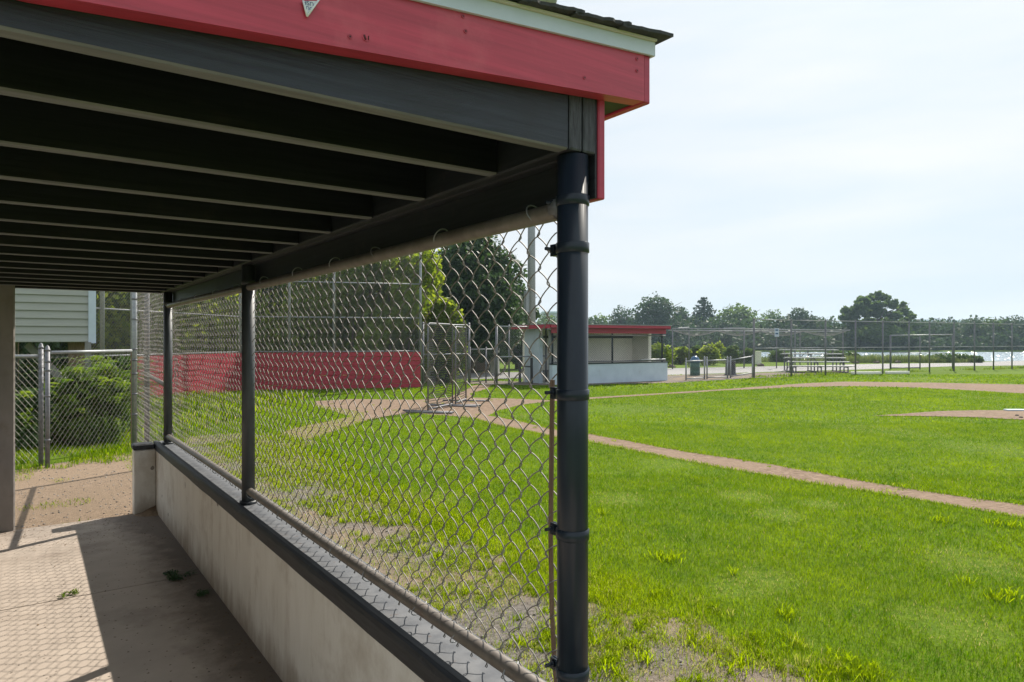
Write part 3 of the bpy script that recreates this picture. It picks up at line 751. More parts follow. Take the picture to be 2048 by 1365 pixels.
def round_blobs(c, w, h, n, seed, top=0.85, r0=0.30):
    """clumps filling a domed crown of width w and height h whose base centre is c"""
    rg = random.Random(seed); out = []; n = int(n*1.3)
    for i in range(n):
        zz = (i+0.5)/n*0.96+0.04*rg.random()                 # 0 bottom .. 1 top
        a = i*2.4+rg.random()*0.8
        s = w*r0*(0.50+0.45*rg.random())
        prof = math.sqrt(max(0.0, 1-(max(zz-0.42, 0)/0.58)**2))*(0.80+0.2*min(1, zz/0.3))
        rr = max(0.0, 0.5*w*prof-s*0.75)*(0.75+0.4*rg.random())*(1 if i % 4 else 0.35)
        out.append((c[0]+math.cos(a)*rr, c[1]+math.sin(a)*rr, c[2]+s*0.5+zz*(h-1.35*s), s, s, s*0.85))
    return out
def tree(px, Y, top_py, wpx, m, label, group, trunk_frac=0.25, n=1500, leaf=None, nb=10, seed=1, base_z=0.0, blobs=None, cat='tree', r0=0.30):
    base = AT(px, Y, base_z); H = ZY(top_py, Y)-base_z; w = wpx*Y/F*(1.22 if Y > 100 else 1.0)
    t = empty('tree', base, label, cat, group)
    tr = MB()
    rg = random.Random(seed)
    r = max(0.08, H*0.028)
    pts = [base+Vector((0, 0, -0.3)), base+Vector((0.02*H*rg.uniform(-1, 1), 0.02*H*rg.uniform(-1, 1), H*0.35)), base+Vector((0.03*H*rg.uniform(-1, 1), 0.03*H*rg.uniform(-1, 1), H*0.8))]
    tr.tube(pts, [r*1.25, r*0.8, r*0.25], 7)
    tr.build('trunk', M['bark'], t)
    lm = MB()
    for k in range(6):
        a = k*1.05+rg.random(); z0 = H*(0.25+0.07*k); p0 = base+Vector((0, 0, z0)); ln = w*0.42
        lm.tube([p0, p0+Vector((math.cos(a)*ln*0.5, math.sin(a)*ln*0.5, H*0.12)), p0+Vector((math.cos(a)*ln, math.sin(a)*ln, H*0.24))], [r*0.5, r*0.3, r*0.1], 5)
    lm.build('limbs', M['bark'], t)
    if blobs is None:
        blobs = round_blobs((base.x, base.y, base_z+H*trunk_frac), w, H*(1-trunk_frac), nb, seed, r0=r0)
        blobs.append((base.x, base.y, base_z+H*(1-(1-trunk_frac)*0.30), w*0.30, w*0.30, H*(1-trunk_frac)*0.30))
    leaf_cloud('crown', blobs, n, leaf or w*0.022, m, t, seed)
    return t

# big trees behind the backstop
TB = 'trees behind the backstop'
tree(945, 33, 452, 215, M['leaf_dark'], 'big dark green tree right of the backstop with its top against the sky', TB, 0.10, 26000, 0.115, 24, 3)
tree(1035, 37, 566, 95, M['leaf_dark'], 'lower dark tree beside the light pole, left of the far dugout', TB, 0.05, 9000, 0.11, 12, 4)
tree(800, 27, 400, 180, M['leaf_light'], 'sunlit yellow-green tree left of the big dark tree', TB, 0.03, 20000, 0.095, 22, 5)
tree(888, 25.5, 590, 95, M['leaf_light'], 'bushy light green tree directly behind the batting screens', TB, 0.0, 4500, 0.10, 12, 15, r0=0.34)
tree(668, 28, 380, 200, M['leaf_light'], 'sunlit pale green tree behind the middle of the backstop', TB, 0.03, 18000, 0.11, 22, 6)
tree(505, 30, 390, 220, M['leaf_dark'], 'dark tree behind the left part of the backstop', TB, 0.03, 9000, 0.16, 20, 7)
tree(360, 31, 400, 230, M['leaf_mid'], 'green tree behind the backstop wing, left of the dark one', TB, 0.05, 8000, 0.17, 18, 8)
tree(200, 27, 380, 210, M['leaf_mid'], 'green tree seen between the siding booth and the gate posts', TB, 0.03, 7000, 0.15, 18, 9)
tree(40, 25, 420, 230, M['leaf_dark'], 'dark tree behind the raised siding booth', TB, 0.0, 7000, 0.15, 18, 10)

hb0 = []
rg = random.Random(12)
for i in range(90):
    px = 150+i*8.2; Y = rg.uniform(26, 30); tpz = rg.uniform(2.2, 4.2)
    p = AT(px, Y); r = rg.uniform(0.9, 1.5); hb0.append((p.x, p.y, tpz*0.5, r, r, tpz*0.55))
o = leaf_cloud('vine_thicket', hb0, 32000, 0.10, M['leaf_light'], None, 93, hollow=0.5)
tag(o, 'dense vine thicket filling the space under the trees behind the backstop', 'thicket', kind='stuff')
hb0 = []
for i in range(26):
    px = 640+i*8.8; Y = rg.uniform(24.5, 26); p = AT(px, Y); r = rg.uniform(0.5, 0.9); z = rg.uniform(1.2, 5.0); hb0.append((p.x, p.y, z, r, r, r))
t = empty('vine_curtain', AT(780, 25.2), 'bright yellow-green hanging vines at the right end of the backstop', 'vines')
leaf_cloud('leaves', hb0, 15000, 0.08, M['leaf_light'], t, 94, hollow=0.2)
sm_ = MB()
for i in range(5):
    p = AT(700+i*38, 25.6); sm_.tube([p, p+Vector((0.2, 0.1, 2.5)), p+Vector((-0.1, 0.2, 5.0))], [0.06, 0.04, 0.02], 6)
sm_.build('stems', M['bark'], t)

# far shore trees
FT = 'trees on the far shore'
rows = [
 # px, depth, top, width, material, label, nb, n
 (1197, 150, 627, 85, 'leaf_far_light', 'low pale tree left end of the far shore, over the far dugout roof', 10, 1500, 0.32),
 (1242, 135, 609, 50, 'leaf_far', 'small round dark tree over the far dugout roof', 7, 1500, 0.42),
 (1312, 132, 587, 98, 'leaf_far', 'broad domed dark tree over the right end of the far dugout', 14, 3200, 0.32),
 (1360, 140, 611, 52, 'leaf_far', 'lower tree leaning on the right side of the domed tree', 8, 1500, 0.34),
 (1400, 150, 630, 90, 'leaf_far_light', 'pale rounded tree in front of the spiky conifer', 10, 1600, 0.32),
 (1472, 148, 605, 92, 'leaf_far_light', 'wide light green tree right of the conifer', 13, 2500, 0.30),
 (1440, 138, 635, 60, 'leaf_far', 'dark low tree under the wide light green one', 8, 1300, 0.34),
 (1545, 158, 617, 62, 'leaf_far_light', 'thin airy tree left of the tall fence corner', 8, 1100, 0.26),
 (1597, 142, 613, 68, 'leaf_far', 'rounded dark tree between the airy tree and the gap', 11, 1900, 0.32),
 (1640, 160, 632, 45, 'leaf_far', 'small tree in the gap left of the big cottonwood', 7, 900, 0.30),
 (1838, 140, 641, 62, 'leaf_far', 'low tree at the right foot of the big cottonwood', 9, 1400, 0.32),
 (1878, 146, 657, 50, 'leaf_far', 'small dark tree left below the grey warehouse', 7, 1000, 0.34),
 (1912, 138, 653, 46, 'leaf_far', 'small rounded tree in front of the grey warehouse', 7, 1000, 0.36),
 (1950, 132, 637, 62, 'leaf_far', 'dark round tree right of the grey warehouse', 9, 1600, 0.34),
 (1985, 134, 632, 50, 'leaf_far_light', 'light feathery tree between two dark ones near the right edge', 8, 1300, 0.30),
 (2030, 138, 630, 60, 'leaf_far', 'dark tree at the right edge of the photo', 9, 1500, 0.32),
 (2095, 140, 634, 70, 'leaf_far_light', 'pale tree just past the right edge', 9, 1300, 0.32),
 (2180, 145, 628, 100, 'leaf_far', 'wide dark tree past the right edge', 10, 1500, 0.32)]
for i, (px, Y, tp, w, mm_, lb, nb, n, r0) in enumerate(rows):
    tree(px, Y, tp, w, M[mm_], lb, FT, 0.04, int(n*1.5), w*Y/F*0.020+0.10, nb+4, 20+i, base_z=-0.35, r0=r0)
# the big open-crowned cottonwood
Yc = 128
def blob_px(px, py, w, h, Y, dy=0.0):
    p = AT(px, Y+dy, ZY(py, Y)); s = Y/F
    return (p.x, p.y, p.z, w*s*0.46, w*s*0.46, h*s*0.46)
cb = [blob_px(*a, Yc, random.uniform(-3, 3)) for a in ((1703, 634, 34, 26), (1692, 621, 20, 14), (1716, 622, 22, 16), (1728, 604, 26, 18), (1722, 597, 16, 10), (1744, 597, 22, 14), (1764, 597, 26, 16), (1776, 607, 24, 18), (1748, 612, 28, 18),
      (1734, 627, 30, 18), (1760, 626, 30, 20), (1786, 612, 22, 16), (1803, 617, 22, 16), (1816, 627, 20, 14), (1824, 634, 16, 10), (1790, 632, 30, 18), (1812, 640, 24, 14), (1738, 646, 50, 24), (1770, 648, 50, 26), (1800, 652, 40, 24),
      (1712, 652, 40, 24), (1755, 668, 110, 40), (1715, 674, 60, 38), (1800, 674, 60, 40), (1686, 638, 12, 10), (1756, 588, 14, 8), (1806, 609, 12, 8))]
rg = random.Random(31)
cb = cb+[blob_px(rg.gauss(1755, 32), 0, 14+rg.random()*12, 10+rg.random()*9, Yc, rg.uniform(-4, 4)) for _ in range(0)]
for k in range(46):
    px = rg.uniform(1684, 1828); u = (px-1755)/74.0; top = 590+34*u*u+rg.uniform(-4, 6)
    cb.append(blob_px(px, rg.uniform(top+4, top+42), rg.uniform(9, 20), rg.uniform(8, 15), Yc, rg.uniform(-5, 5)))
tree(1755, Yc, 587, 150, M['leaf_far_light'], 'tallest far tree, a cottonwood with sky showing through its broken crown', FT, 0.1, 11500, 0.34, 10, 77, base_z=-0.35, blobs=cb)
# conifers
def conifer(px, Y, tp, wpx, label, seed, n):
    base = AT(px, Y, -0.35); H = ZY(tp, Y)+0.35; w = wpx*Y/F
    t = empty('conifer', base, label, 'tree', FT)
    tr = MB(); tr.tube([base, base+Vector((0, 0, H*0.97))], [H*0.02, H*0.004], 6); tr.build('trunk', M['bark'], t)
    rg = random.Random(seed); bl = []
    for k in range(15):
        z = 0.35+0.62*k/14; a0 = rg.random()*6.28
        for j in range(5):
            a = a0+j*1.257; r = w*0.5*(1.04-z)*2.6*rg.uniform(0.7, 1.15)
            for q in (0.4, 0.8):
                bl.append((base.x+math.cos(a)*r*q, base.y+math.sin(a)*r*q, base.z+H*z-r*0.12*q, r*0.28+0.1, r*0.28+0.1, H*0.014+0.08))
    leaf_cloud('crown', bl, n, 0.34, M['needles'], t, seed, hollow=0.1)
conifer(1407, 152, 594, 62, 'spiky conifer sticking up behind the pale rounded tree', 5, 2600)
conifer(1363, 155, 614, 26, 'small pointed conifer right of the domed tree', 6, 900)

# undergrowth along the far bank (nobody could count it)
ub = []
rg = random.Random(4)
for i in range(150):
    px = 1130+i*7.6; Y = rg.uniform(124, 131)
    w = rg.uniform(26, 50); tp = rg.uniform(655, 684); hb = 702-tp
    ub.append(blob_px(px, (tp+704)/2, w, hb, Y))
for i in range(60):
    px = 1130+i*19; Y = rg.uniform(133, 150)
    ub.append(blob_px(px, rg.uniform(660, 675), 60, 62, Y))
o = leaf_cloud('far_undergrowth', ub, 42000, 0.38, M['leaf_far'], None, 91, hollow=0.5)
tag(o, 'continuous dark green undergrowth along the far lake bank', 'undergrowth', kind='stuff')
hb_ = []
for i in range(90):
    px = 1000+i*14; Y = rg.uniform(330, 380)
    hb_.append(blob_px(px, rg.uniform(655, 668), rg.uniform(30, 60), rg.uniform(24, 40), Y))
o = leaf_cloud('distant_woods', hb_, 6000, 1.6, M['leaf_far'], None, 92, hollow=0.4)
tag(o, 'hazy distant woods behind the far trees', 'woods', kind='stuff')

# shrubs on the near bank, beyond the road
NB = 'shrubs on the near lake bank'
for i, (px, Y, tp, bp_, w, mm_, lb) in enumerate((
  (1318, 42, 683, 726, 70, 'leaf_light', 'tall leafy shrub right behind the far dugout end'),
  (1362, 44, 690, 726, 48, 'leaf_light', 'light green shrub left of the blue domed bin'),
  (1392, 44, 688, 726, 34, 'leaf_mid', 'shrub above the blue domed bin'),
  (1418, 43, 685, 726, 46, 'leaf_light', 'tall light shrub right of the blue domed bin'),
  (1466, 46, 688, 724, 36, 'leaf_mid', 'small upright shrub over the black barrel'),
  (1497, 46, 694, 725, 36, 'leaf_mid', 'small round tree-like shrub left of the tall fence corner'),
  (1437, 49, 682, 716, 36, 'leaf_light', 'pale shrub set back between two darker ones'),
  (1562, 49, 697, 726, 46, 'leaf_mid', 'dark shrub behind the bleacher seats'),
  (1672, 49, 698, 726, 44, 'leaf_mid', 'rounded shrub right of the bleacher top row'),
  (1702, 49, 702, 725, 34, 'leaf_mid', 'low shrub right of the bleachers'),
  (1880, 48, 709, 722, 50, 'leaf_mid', 'low dark shrub along the water under the goal frame'),
  (1925, 48, 708, 722, 46, 'leaf_mid', 'low shrub at the water edge, second from the reeds end'),
  (1948, 47.5, 711, 722, 34, 'leaf_mid', 'last low shrub before the open water'))):
    H = ZY(tp, Y)
    w_ = w*Y/F
    b0 = AT(px, Y)
    t = empty('shrub', b0, lb, 'shrub', NB)
    st = MB()
    for k in range(5):
        a = k*1.26; st.tube([b0+Vector((0, 0, -0.05)), b0+Vector((math.cos(a)*w_*0.18, math.sin(a)*w_*0.18, H*0.6))], [0.03, 0.012], 5)
    st.build('stems', M['bark'], t)
    leaf_cloud('leaves', round_blobs((b0.x, b0.y, 0.0), w_, H, 9, 300+i, r0=0.34), int(900+w*22), 0.085, M[mm_], t, 400+i, hollow=0.3)
# reeds
def reeds(px0, px1, Y0, Y1, n, h0, h1):
    px = px0+RNG.random(n)*(px1-px0); Y = Y0+RNG.random(n)*(Y1-Y0)
    X = (px-1024)/F*Y
    k = N1(px/30, Y, 1.0) > 0.3
    x, y = (X*CA+Y*SA)[k], (-X*SA+Y*CA)[k]
    m_ = len(x)
    return blades('', x, y, h0+(h1-h0)*RNG.random(m_)*(0.5+N2(x, y, 0.6)), 0.035*np.ones(m_), None, lean=0.25, segs=2)
v, f, lt, r_, d_ = merge([reeds(1690, 1880, 47, 50.5, 6500, 0.22, 0.66), reeds(1870, 1965, 47, 49, 2200, 0.15, 0.45), reeds(1500, 1700, 48.5, 51, 3500, 0.15, 0.45),
                          reeds(1180, 1510, 46, 50, 5000, 0.2, 0.6), reeds(840, 1050, 44, 60, 2500, 0.3, 1.0)])
tag(fast_mesh('reeds', v, f, lt, M['reed'], rnd=r_), 'pale green reeds along the near lake bank', 'reeds', kind='stuff')
# low weeds under the tall fence
wd = []
for i in range(140):
    px = 1515+i*5.4; yb = 756-(px-1508)/516*17.2
    if random.random() < 0.4: continue
    p = G(px, yb-1.0)
    n = 40; a = RNG.random(n)*6.28; rr = RNG.random(n)*0.35
    wd.append(blades('', p.x+np.cos(a)*rr, p.y+np.sin(a)*rr, 0.06+0.16*RNG.random(n)*random.random(), 0.03*np.ones(n), None, lean=0.5, rnd=RNG.random(n)*0.7))
v, f, lt, r_, d_ = merge(wd)
tag(fast_mesh('fence_weeds', v, f, lt, M['grass'], rnd=r_, attrs={'dry': d_*0+0.1}), 'unmown weeds along the foot of the tall fence', 'weeds', kind='stuff')

# ------------------------------------------------------------------ haze
# (added at the end of the structure)

# ------------------------------------------------------------------ chain link (flattened spiral wires, really woven)
def chain_link(name, y0, y1, z0, z1, x, parent, m, pitch=0.08, pz=0.086, r=0.00178, warp=1.0, seed=0, sides=5):
    """vertical woven fabric in the plane x=const from y0 to y1 (world metres)"""
    half = pitch/2
    nw = int(round((y1-y0)/half)); per = int(round((z1-z0)/pz))
    # one wire profile: across (0..half), depth, height over one period
    prof = []
    ov = 0.0026
    # climbing half: leaves the lower knot steeply, flattens towards the upper one
    hp = ((0.0, 0.0), (-0.03, 0.08), (0.015, 0.19), (0.14, 0.365), (0.32, 0.54), (0.54, 0.71), (0.78, 0.86), (0.96, 0.955))
    for k, (xx, tt) in enumerate(hp): prof.append((xx, tt*0.5, 0.0050*(0, 0.55, 0.85, 1.0, 1.0, 0.95, 0.8, 0.35)[k]))
    for k, (xx, tt) in enumerate(hp): prof.append((1-xx, 0.5+tt*0.5, -0.0050*(0, 0.55, 0.85, 1.0, 1.0, 0.95, 0.8, 0.35)[k]))
    P = []
    for k in range(per):
        for ya, dz_, dx_ in prof: P.append((ya, (k+dz_)*pz, dx_))
    P = np.array(P)
    P = P[(P[:, 1] >= -0.002) & (P[:, 1] <= (z1-z0)+0.002)]
    n = len(P)
    V = np.zeros((nw, n, 3))
    for i in range(nw):
        ya = P[:, 0]*(half+ov*2)-ov
        ph = 0.0
        if i % 2 == 0: yy = y0+i*half+ya
        else: yy = y0+i*half+(half-ya)
        zz = z0+P[:, 1]
        V[i, :, 0] = x+P[:, 2]; V[i, :, 1] = yy; V[i, :, 2] = zz
    y_, z_ = V[:, :, 1], V[:, :, 2]
    # odd wires run the other way round, so knots interlock; then a soft overall sag and knocks
    hgt = (z_-z0)/(z1-z0)
    edge = np.clip(hgt*(1-hgt)*4, 0, 1)
    V[:, :, 1] += warp*edge*(0.012*(N1(y_, z_, 2.0)-0.5)*2+0.004*(N2(y_, z_, 6.0)-0.5)*2)
    V[:, :, 2] += warp*edge*(0.012*(N2(y_+5, z_, 2.4)-0.5)*2+0.004*(N3(y_, z_, 7.0)-0.5)*2)
    V[:, :, 0] += warp*edge*(0.022*(N3(y_, z_, 1.4)-0.4)*2+0.005*(N1(y_, z_, 8)-0.5)*2)
    # tube rings
    T = np.zeros_like(V); T[:, 1:-1] = V[:, 2:]-V[:, :-2]; T[:, 0] = V[:, 1]-V[:, 0]; T[:, -1] = V[:, -1]-V[:, -2]
    T /= np.linalg.norm(T, axis=2)[:, :, None]
    e1 = np.cross(T, np.array([1.0, 0, 0])); e1 /= np.linalg.norm(e1, axis=2)[:, :, None]
    e2 = np.cross(T, e1)
    A = np.arange(sides)*2*np.pi/sides
    R = V[:, :, None, :]+r*(e1[:, :, None, :]*np.cos(A)[None, None, :, None]+e2[:, :, None, :]*np.sin(A)[None, None, :, None])
    verts = R.reshape(-1, 3)
    w_ = np.arange(nw)[:, None, None]*n*sides; s_ = np.arange(n-1)[None, :, None]*sides; k_ = np.arange(sides)[None, None, :]; k2 = (k_+1) % sides
    quad = np.stack([w_+s_+k_, w_+s_+k2, w_+s_+sides+k2, w_+s_+sides+k_], -1).reshape(-1)
    o = fast_mesh(name, verts, quad, np.full(len(quad)//4, 4), m, parent=parent)
    o.data.polygons.foreach_set('use_smooth', np.ones(len(o.data.polygons), bool))
    return o
def link_panel(name, p0, p1, z0, z1, m, parent, pitch=0.081, r=0.0016, b0=None, b1=None):
    """straight-wire diamond fabric for fences farther away; p0,p1 plan points; b0,b1 other base heights"""
    p0 = Vector((p0[0], p0[1], 0)); p1 = Vector((p1[0], p1[1], 0)); d = p1-p0; Ln = d.length; d.normalize(); nn = Vector((-d.y, d.x, 0))
    H = z1-z0; mb = MB()
    sl = 1.06
    k = int((Ln+H/sl)/pitch)+1
    for i in range(k):
        for sgn in (1, -1):
            s0 = i*pitch-H/sl
            a, za = s0, 0.0; b, zb = s0+H/sl, H
            if a < 0: za = -a*sl; a = 0
            if b > Ln: zb -= (b-Ln)*sl; b = Ln
            if b <= a: continue
            if sgn < 0: a, b = Ln-a, Ln-b
            q0 = p0+d*a+Vector((0, 0, z0+za)); q1 = p0+d*b+Vector((0, 0, z0+zb))
            t = (q1-q0).normalized(); e = t.cross(nn).normalized()*r; f_ = nn*r
            mb.add([q0+e, q0-e*0.5+f_, q0-e*0.5-f_, q1+e, q1-e*0.5+f_, q1-e*0.5-f_], [(0, 1, 4, 3), (1, 2, 5, 4), (2, 0, 3, 5)])
    return mb.build(name, m, parent)

# ------------------------------------------------------------------ OUR DUGOUT
DG = empty('dugout', (0.9, 4.0, 0), 'near dugout with red rake board, black joists and cream half wall', 'dugout')
ZB = 2.031     # underside of joists and header
U0, U1 = 1.174, 7.05
VP_ = 1.04     # post line
# half wall, stub, end wall, back wall
mb = MB(); mb.box((0.958, 1.10, -0.1), (1.165, 7.08, 0.600)); wall = bevel(mb.build('half_wall', M['cream'], DG), 0.006)
mb = MB(); mb.box((0.782, 6.95, -0.1), (0.957, 7.08, 0.600)); bevel(mb.build('stub_wall', M['cream'], DG), 0.008)
mb = MB(); mb.box((-1.30, 6.95, -0.1), (-0.085, 7.08, 2.17)); bevel(mb.build('end_wall', M['grey_wall'], DG), 0.01)
mb = MB(); mb.box((-1.46, 1.10, -0.1), (-1.302, 7.08, 2.17)); mb.build('back_wall', M['cream'], DG)
# cap: black bevelled board on the inner edge, dusty painted strip behind it
def cap_section(mb, xs, zs, y0, y1, n=60):
    for i in range(n):
        ya = y0+(y1-y0)*i/n; yb = y0+(y1-y0)*(i+1)/n
        def jit(y, k): return (float(N2(y+k*3.1, k, 5))-0.5)*0.005
        va = [(x+jit(ya, k), ya, z+jit(ya, k+7)*0.6) for k, (x, z) in enumerate(zip(xs, zs))]; vb = [(x+jit(yb, k), yb, z+jit(yb, k+7)*0.6) for k, (x, z) in enumerate(zip(xs, zs))]
        m_ = len(xs)
        mb.add(va+vb, [(k, k+1, m_+k+1, m_+k) for k in range(m_-1)])
mb = MB(); cap_section(mb, [0.952, 0.950, 0.951, 0.957, 0.968, 0.992, 0.994], [0.590, 0.600, 0.640, 0.655, 0.662, 0.660, 0.640], 1.09, 7.085)
mb.box((0.960, 1.092, 0.602), (0.990, 7.083, 0.640))
mb.build('cap_board', M['cap_black'], DG)
mb = MB(); mb.box((0.9945, 1.095, 0.602), (1.175, 7.082, 0.653)); bevel(mb.build('cap_strip', M['cap_dusty'], DG), 0.005)
mb = MB(); mb.box((0.770, 6.935, 0.602), (0.949, 7.09, 0.655)); bevel(mb.build('stub_cap', M['cap_black'], DG), 0.012)
# posts with bands
def post(y, parent, bands, x=VP_, r=0.0365, z0=0.655, z1=ZB-0.002, m='pole', eye=True):
    mb = MB(); mb.tube([(x, y, z0), (x, y, z1)], r, 36)
    p = mb.build('post', M[m], parent, loc=(x, y, z0))
    mb = MB(); mb.ring((x, y, z0+0.008), r, 0.012, 0.016); mb.build('foot_flange', M[m], p)
    for zb in bands:
        mb = MB(); mb.ring((x, y, zb), r, 0.0028, 0.026)
        if eye:
            mb.box((x-0.014, y+r-0.002, zb-0.014), (x-0.009, y+r+0.030, zb+0.014)); mb.box((x-0.006, y+r-0.002, zb-0.014), (x-0.001, y+r+0.030, zb+0.014))
            mb.tube([(x-0.038, y+r+0.018, zb+0.002), (x+0.012, y+r+0.018, zb+0.002)], 0.0042, 8)
            mb.tube([(x-0.020, y+r+0.018, zb+0.002), (x-0.014, y+r+0.018, zb+0.002)], 0.0085, 6)
        mb.build('tension_band', M[m], p)
    return p
post(1.211, DG, (1.925, 1.815, 1.472, 1.146, 0.822))
post(4.08, DG, (1.93,), eye=False, m='post_grey')
post(6.84, DG, (1.93,), eye=False, m='post_grey')
# header: two boards side by side with rough end grain
for i, (a, b_) in enumerate(((0.998, 1.0385), (1.0395, 1.080))):
    mb = MB(); mb.box((a, U0, ZB), (b_, U1, ZB+0.140)); o = bevel(mb.build('header_beam', [M['header_paint'], M['end_grain']], DG), 0.006, 2)
    o.data.polygons[2].material_index = 1
# board behind the red trim
mb = MB(); mb.box((1.0805, U0+0.004, 1.932), (1.0865, U1, 2.165)); mb.build('backing_board', M['header_paint'], DG)
mb = MB(); mb.box((1.087, U0-0.002, 1.930), (1.108, U1+0.03, 2.168)); bevel(mb.build('red_trim_board', M['red'], DG), 0.003)
# joists
joist_y = [1.174, 1.459, 1.852] + [2.245+0.4*i for i in range(12)] + [6.98]
mb = MB(); mb.box((-1.46, -0.0, 0.0), (0.9975, 0.038, 0.139))
def joist_mesh():
    me = bpy.data.meshes.new('joist')
    me.from_pydata(mb.v, [], mb.f)
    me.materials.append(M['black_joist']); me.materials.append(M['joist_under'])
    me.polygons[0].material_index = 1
    return me
jm = joist_mesh()
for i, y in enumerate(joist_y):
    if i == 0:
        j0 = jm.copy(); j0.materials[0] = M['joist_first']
        o = link('joist', j0, DG, (0, y, ZB)); o['label'] = 'first joist at the open end with painted blue-grey sky light'
    else:
        o = link('joist', jm, DG, (0, y, ZB))
    bevel(o, 0.004)
# hangers/stains are in the paint; roof deck and its sloping top
def rk(v): return 2.170+0.08*(max(v, 0.0)-1.2)      # underside of the rake boards
deck = MB()
vs_ = [-1.5, 0.0, 1.196]
for a, b_ in zip(vs_[:-1], vs_[1:]):
    y0, y1 = U0-0.002, U1+0.03
    deck.add([(a, y0, 2.172), (b_, y0, 2.172), (b_, y1, 2.172), (a, y1, 2.172), (a, y0, rk(a)+0.122), (b_, y0, rk(b_)+0.122), (b_, y1, rk(b_)+0.122), (a, y1, rk(a)+0.122)],
             [(0, 3, 2, 1), (4, 5, 6, 7), (0, 1, 5, 4), (2, 3, 7, 6)])
deck.build('roof_deck', M['black_wood'], DG)
# rake boards at both ends
def rake(y0, y1, name, m, dz0, dz1, x1, parent, mi=None):
    mb = MB(); xs = [-1.5]+[0.0+i*(x1/8) for i in range(9)]
    for a, b_ in zip(xs[:-1], xs[1:]):
        fs = [(0, 3, 2, 1), (4, 5, 6, 7), (0, 1, 5, 4), (2, 3, 7, 6)]
        if a == xs[0]: fs.append((3, 0, 4, 7))
        if b_ == xs[-1]: fs.append((1, 2, 6, 5))
        mb.add([(a, y0, rk(a)+dz0), (b_, y0, rk(b_)+dz0), (b_, y1, rk(b_)+dz0), (a, y1, rk(a)+dz0), (a, y0, rk(a)+dz1), (b_, y0, rk(b_)+dz1), (b_, y1, rk(b_)+dz1), (a, y1, rk(a)+dz1)], fs)
    return mb.build(name, m, parent)
rb = rake(1.134, 1.172, 'rake_board', M['red_rake'], 0.0, 0.114, 1.1985, DG)
rake(7.083, 7.121, 'rake_board', M['red_rake'], 0.0, 0.114, 1.1985, DG)
# eave board facing the field (its end grain shows at the corner)
mb = MB(); mb.box((1.1995, 1.136, 2.168), (1.222, 7.12, 2.284)); bevel(mb.build('eave_board', M['red'], DG), 0.003)
# soffit between trim and eave
mb = MB(); mb.box((1.1085, 1.176, 2.176), (1.199, 7.08, 2.182)); mb.build('soffit', M['soffit'], DG)
# metal drip edge: white face with a cream lip above
rake(1.126, 1.1335, 'drip_edge', M['white'], 0.110, 0.142, 1.224, DG)
de = rake(1.118, 1.1325, 'drip_lip', M['cream_lip'], 0.1425, 0.1475, 1.226, DG)
mb = MB(); mb.box((1.2225, 1.127, 2.282), (1.229, 7.12, 2.315)); mb.build('drip_edge', M['white'], DG)
# shingles: overlapping courses with a ragged outer edge
ys_c = 1.100
sh = None
for c in range(9):
    x1 = 1.262-c*0.14; x0 = x1-0.17
    mb = MB(); nseg = 14; rg = random.Random(c)
    ye = 7.15
    e = [ys_c+rg.uniform(-0.004, 0.004) for _ in range(nseg+1)]
    if c == 0: e = [ys_c-0.003+rg.uniform(-0.002, 0.002) for _ in range(nseg+1)]
    for k in range(nseg):
        xa = x0+(x1-x0)*k/nseg; xb = x0+(x1-x0)*(k+1)/nseg
        def zt(x): return rk(x)+0.150+0.004+(0.006*(x1-x)/0.17)*-1+0.006
        za, zb = zt(xa), zt(xb)
        th = 0.0075
        mb.add([(xa, e[k], za-th), (xb, e[k+1], zb-th), (xb, ye, zb-th), (xa, ye, za-th), (xa, e[k], za), (xb, e[k+1], zb), (xb, ye, zb), (xa, ye, za)],
               [(0, 3, 2, 1), (4, 5, 6, 7), (0, 1, 5, 4), (2, 3, 7, 6)] + ([(1, 2, 6, 5)] if k == nseg-1 else []) + ([(3, 0, 4, 7)] if k == 0 else []))
    mb.build('shingle_course', M['shingle'], DG)
# screws on the rake board, a knot
def face_pt(px, py, y):
    """point on the plane y=const seen at photo pixel"""
    dx = (px-1024)/F; d = W(dx, 1.0); t = y/d.y
    return Vector((d.x*t, y, EYE+(680-py)/F*t))
for px, py in ((926, 33), (931, 63), (1274, 118), (1274, 142), (1169, 156), (700, 74)):
    p = face_pt(px, py, 1.1335)
    mb = MB(); mb.tube([p+Vector((0, 0.002, 0)), p+Vector((0, -0.0012, 0))], 0.0042, 12); mb.mi = 1; mb.tube([p+Vector((0, -0.0010, 0)), p+Vector((0, -0.0016, 0))], 0.0018, 6)
    mb.build('screw', [M['screw'], M['knot']], rb)
p = face_pt(732, 75, 1.1335)
mb = MB(); mb.tube([p+Vector((0, 0.002, 0)), p+Vector((0, -0.0008, 0))], 0.0075, 14); mb.mi = 1
mb.tube([p+Vector((-0.004, -0.001, 0.003)), p+Vector((-0.001, -0.001, -0.005))], 0.0018, 6); mb.tube([p+Vector((0.004, -0.001, -0.004)), p+Vector((0.0045, -0.001, 0.003))], 0.001, 6)
mb.build('wood_knot', [M['red_rake'], M['knot']], rb)
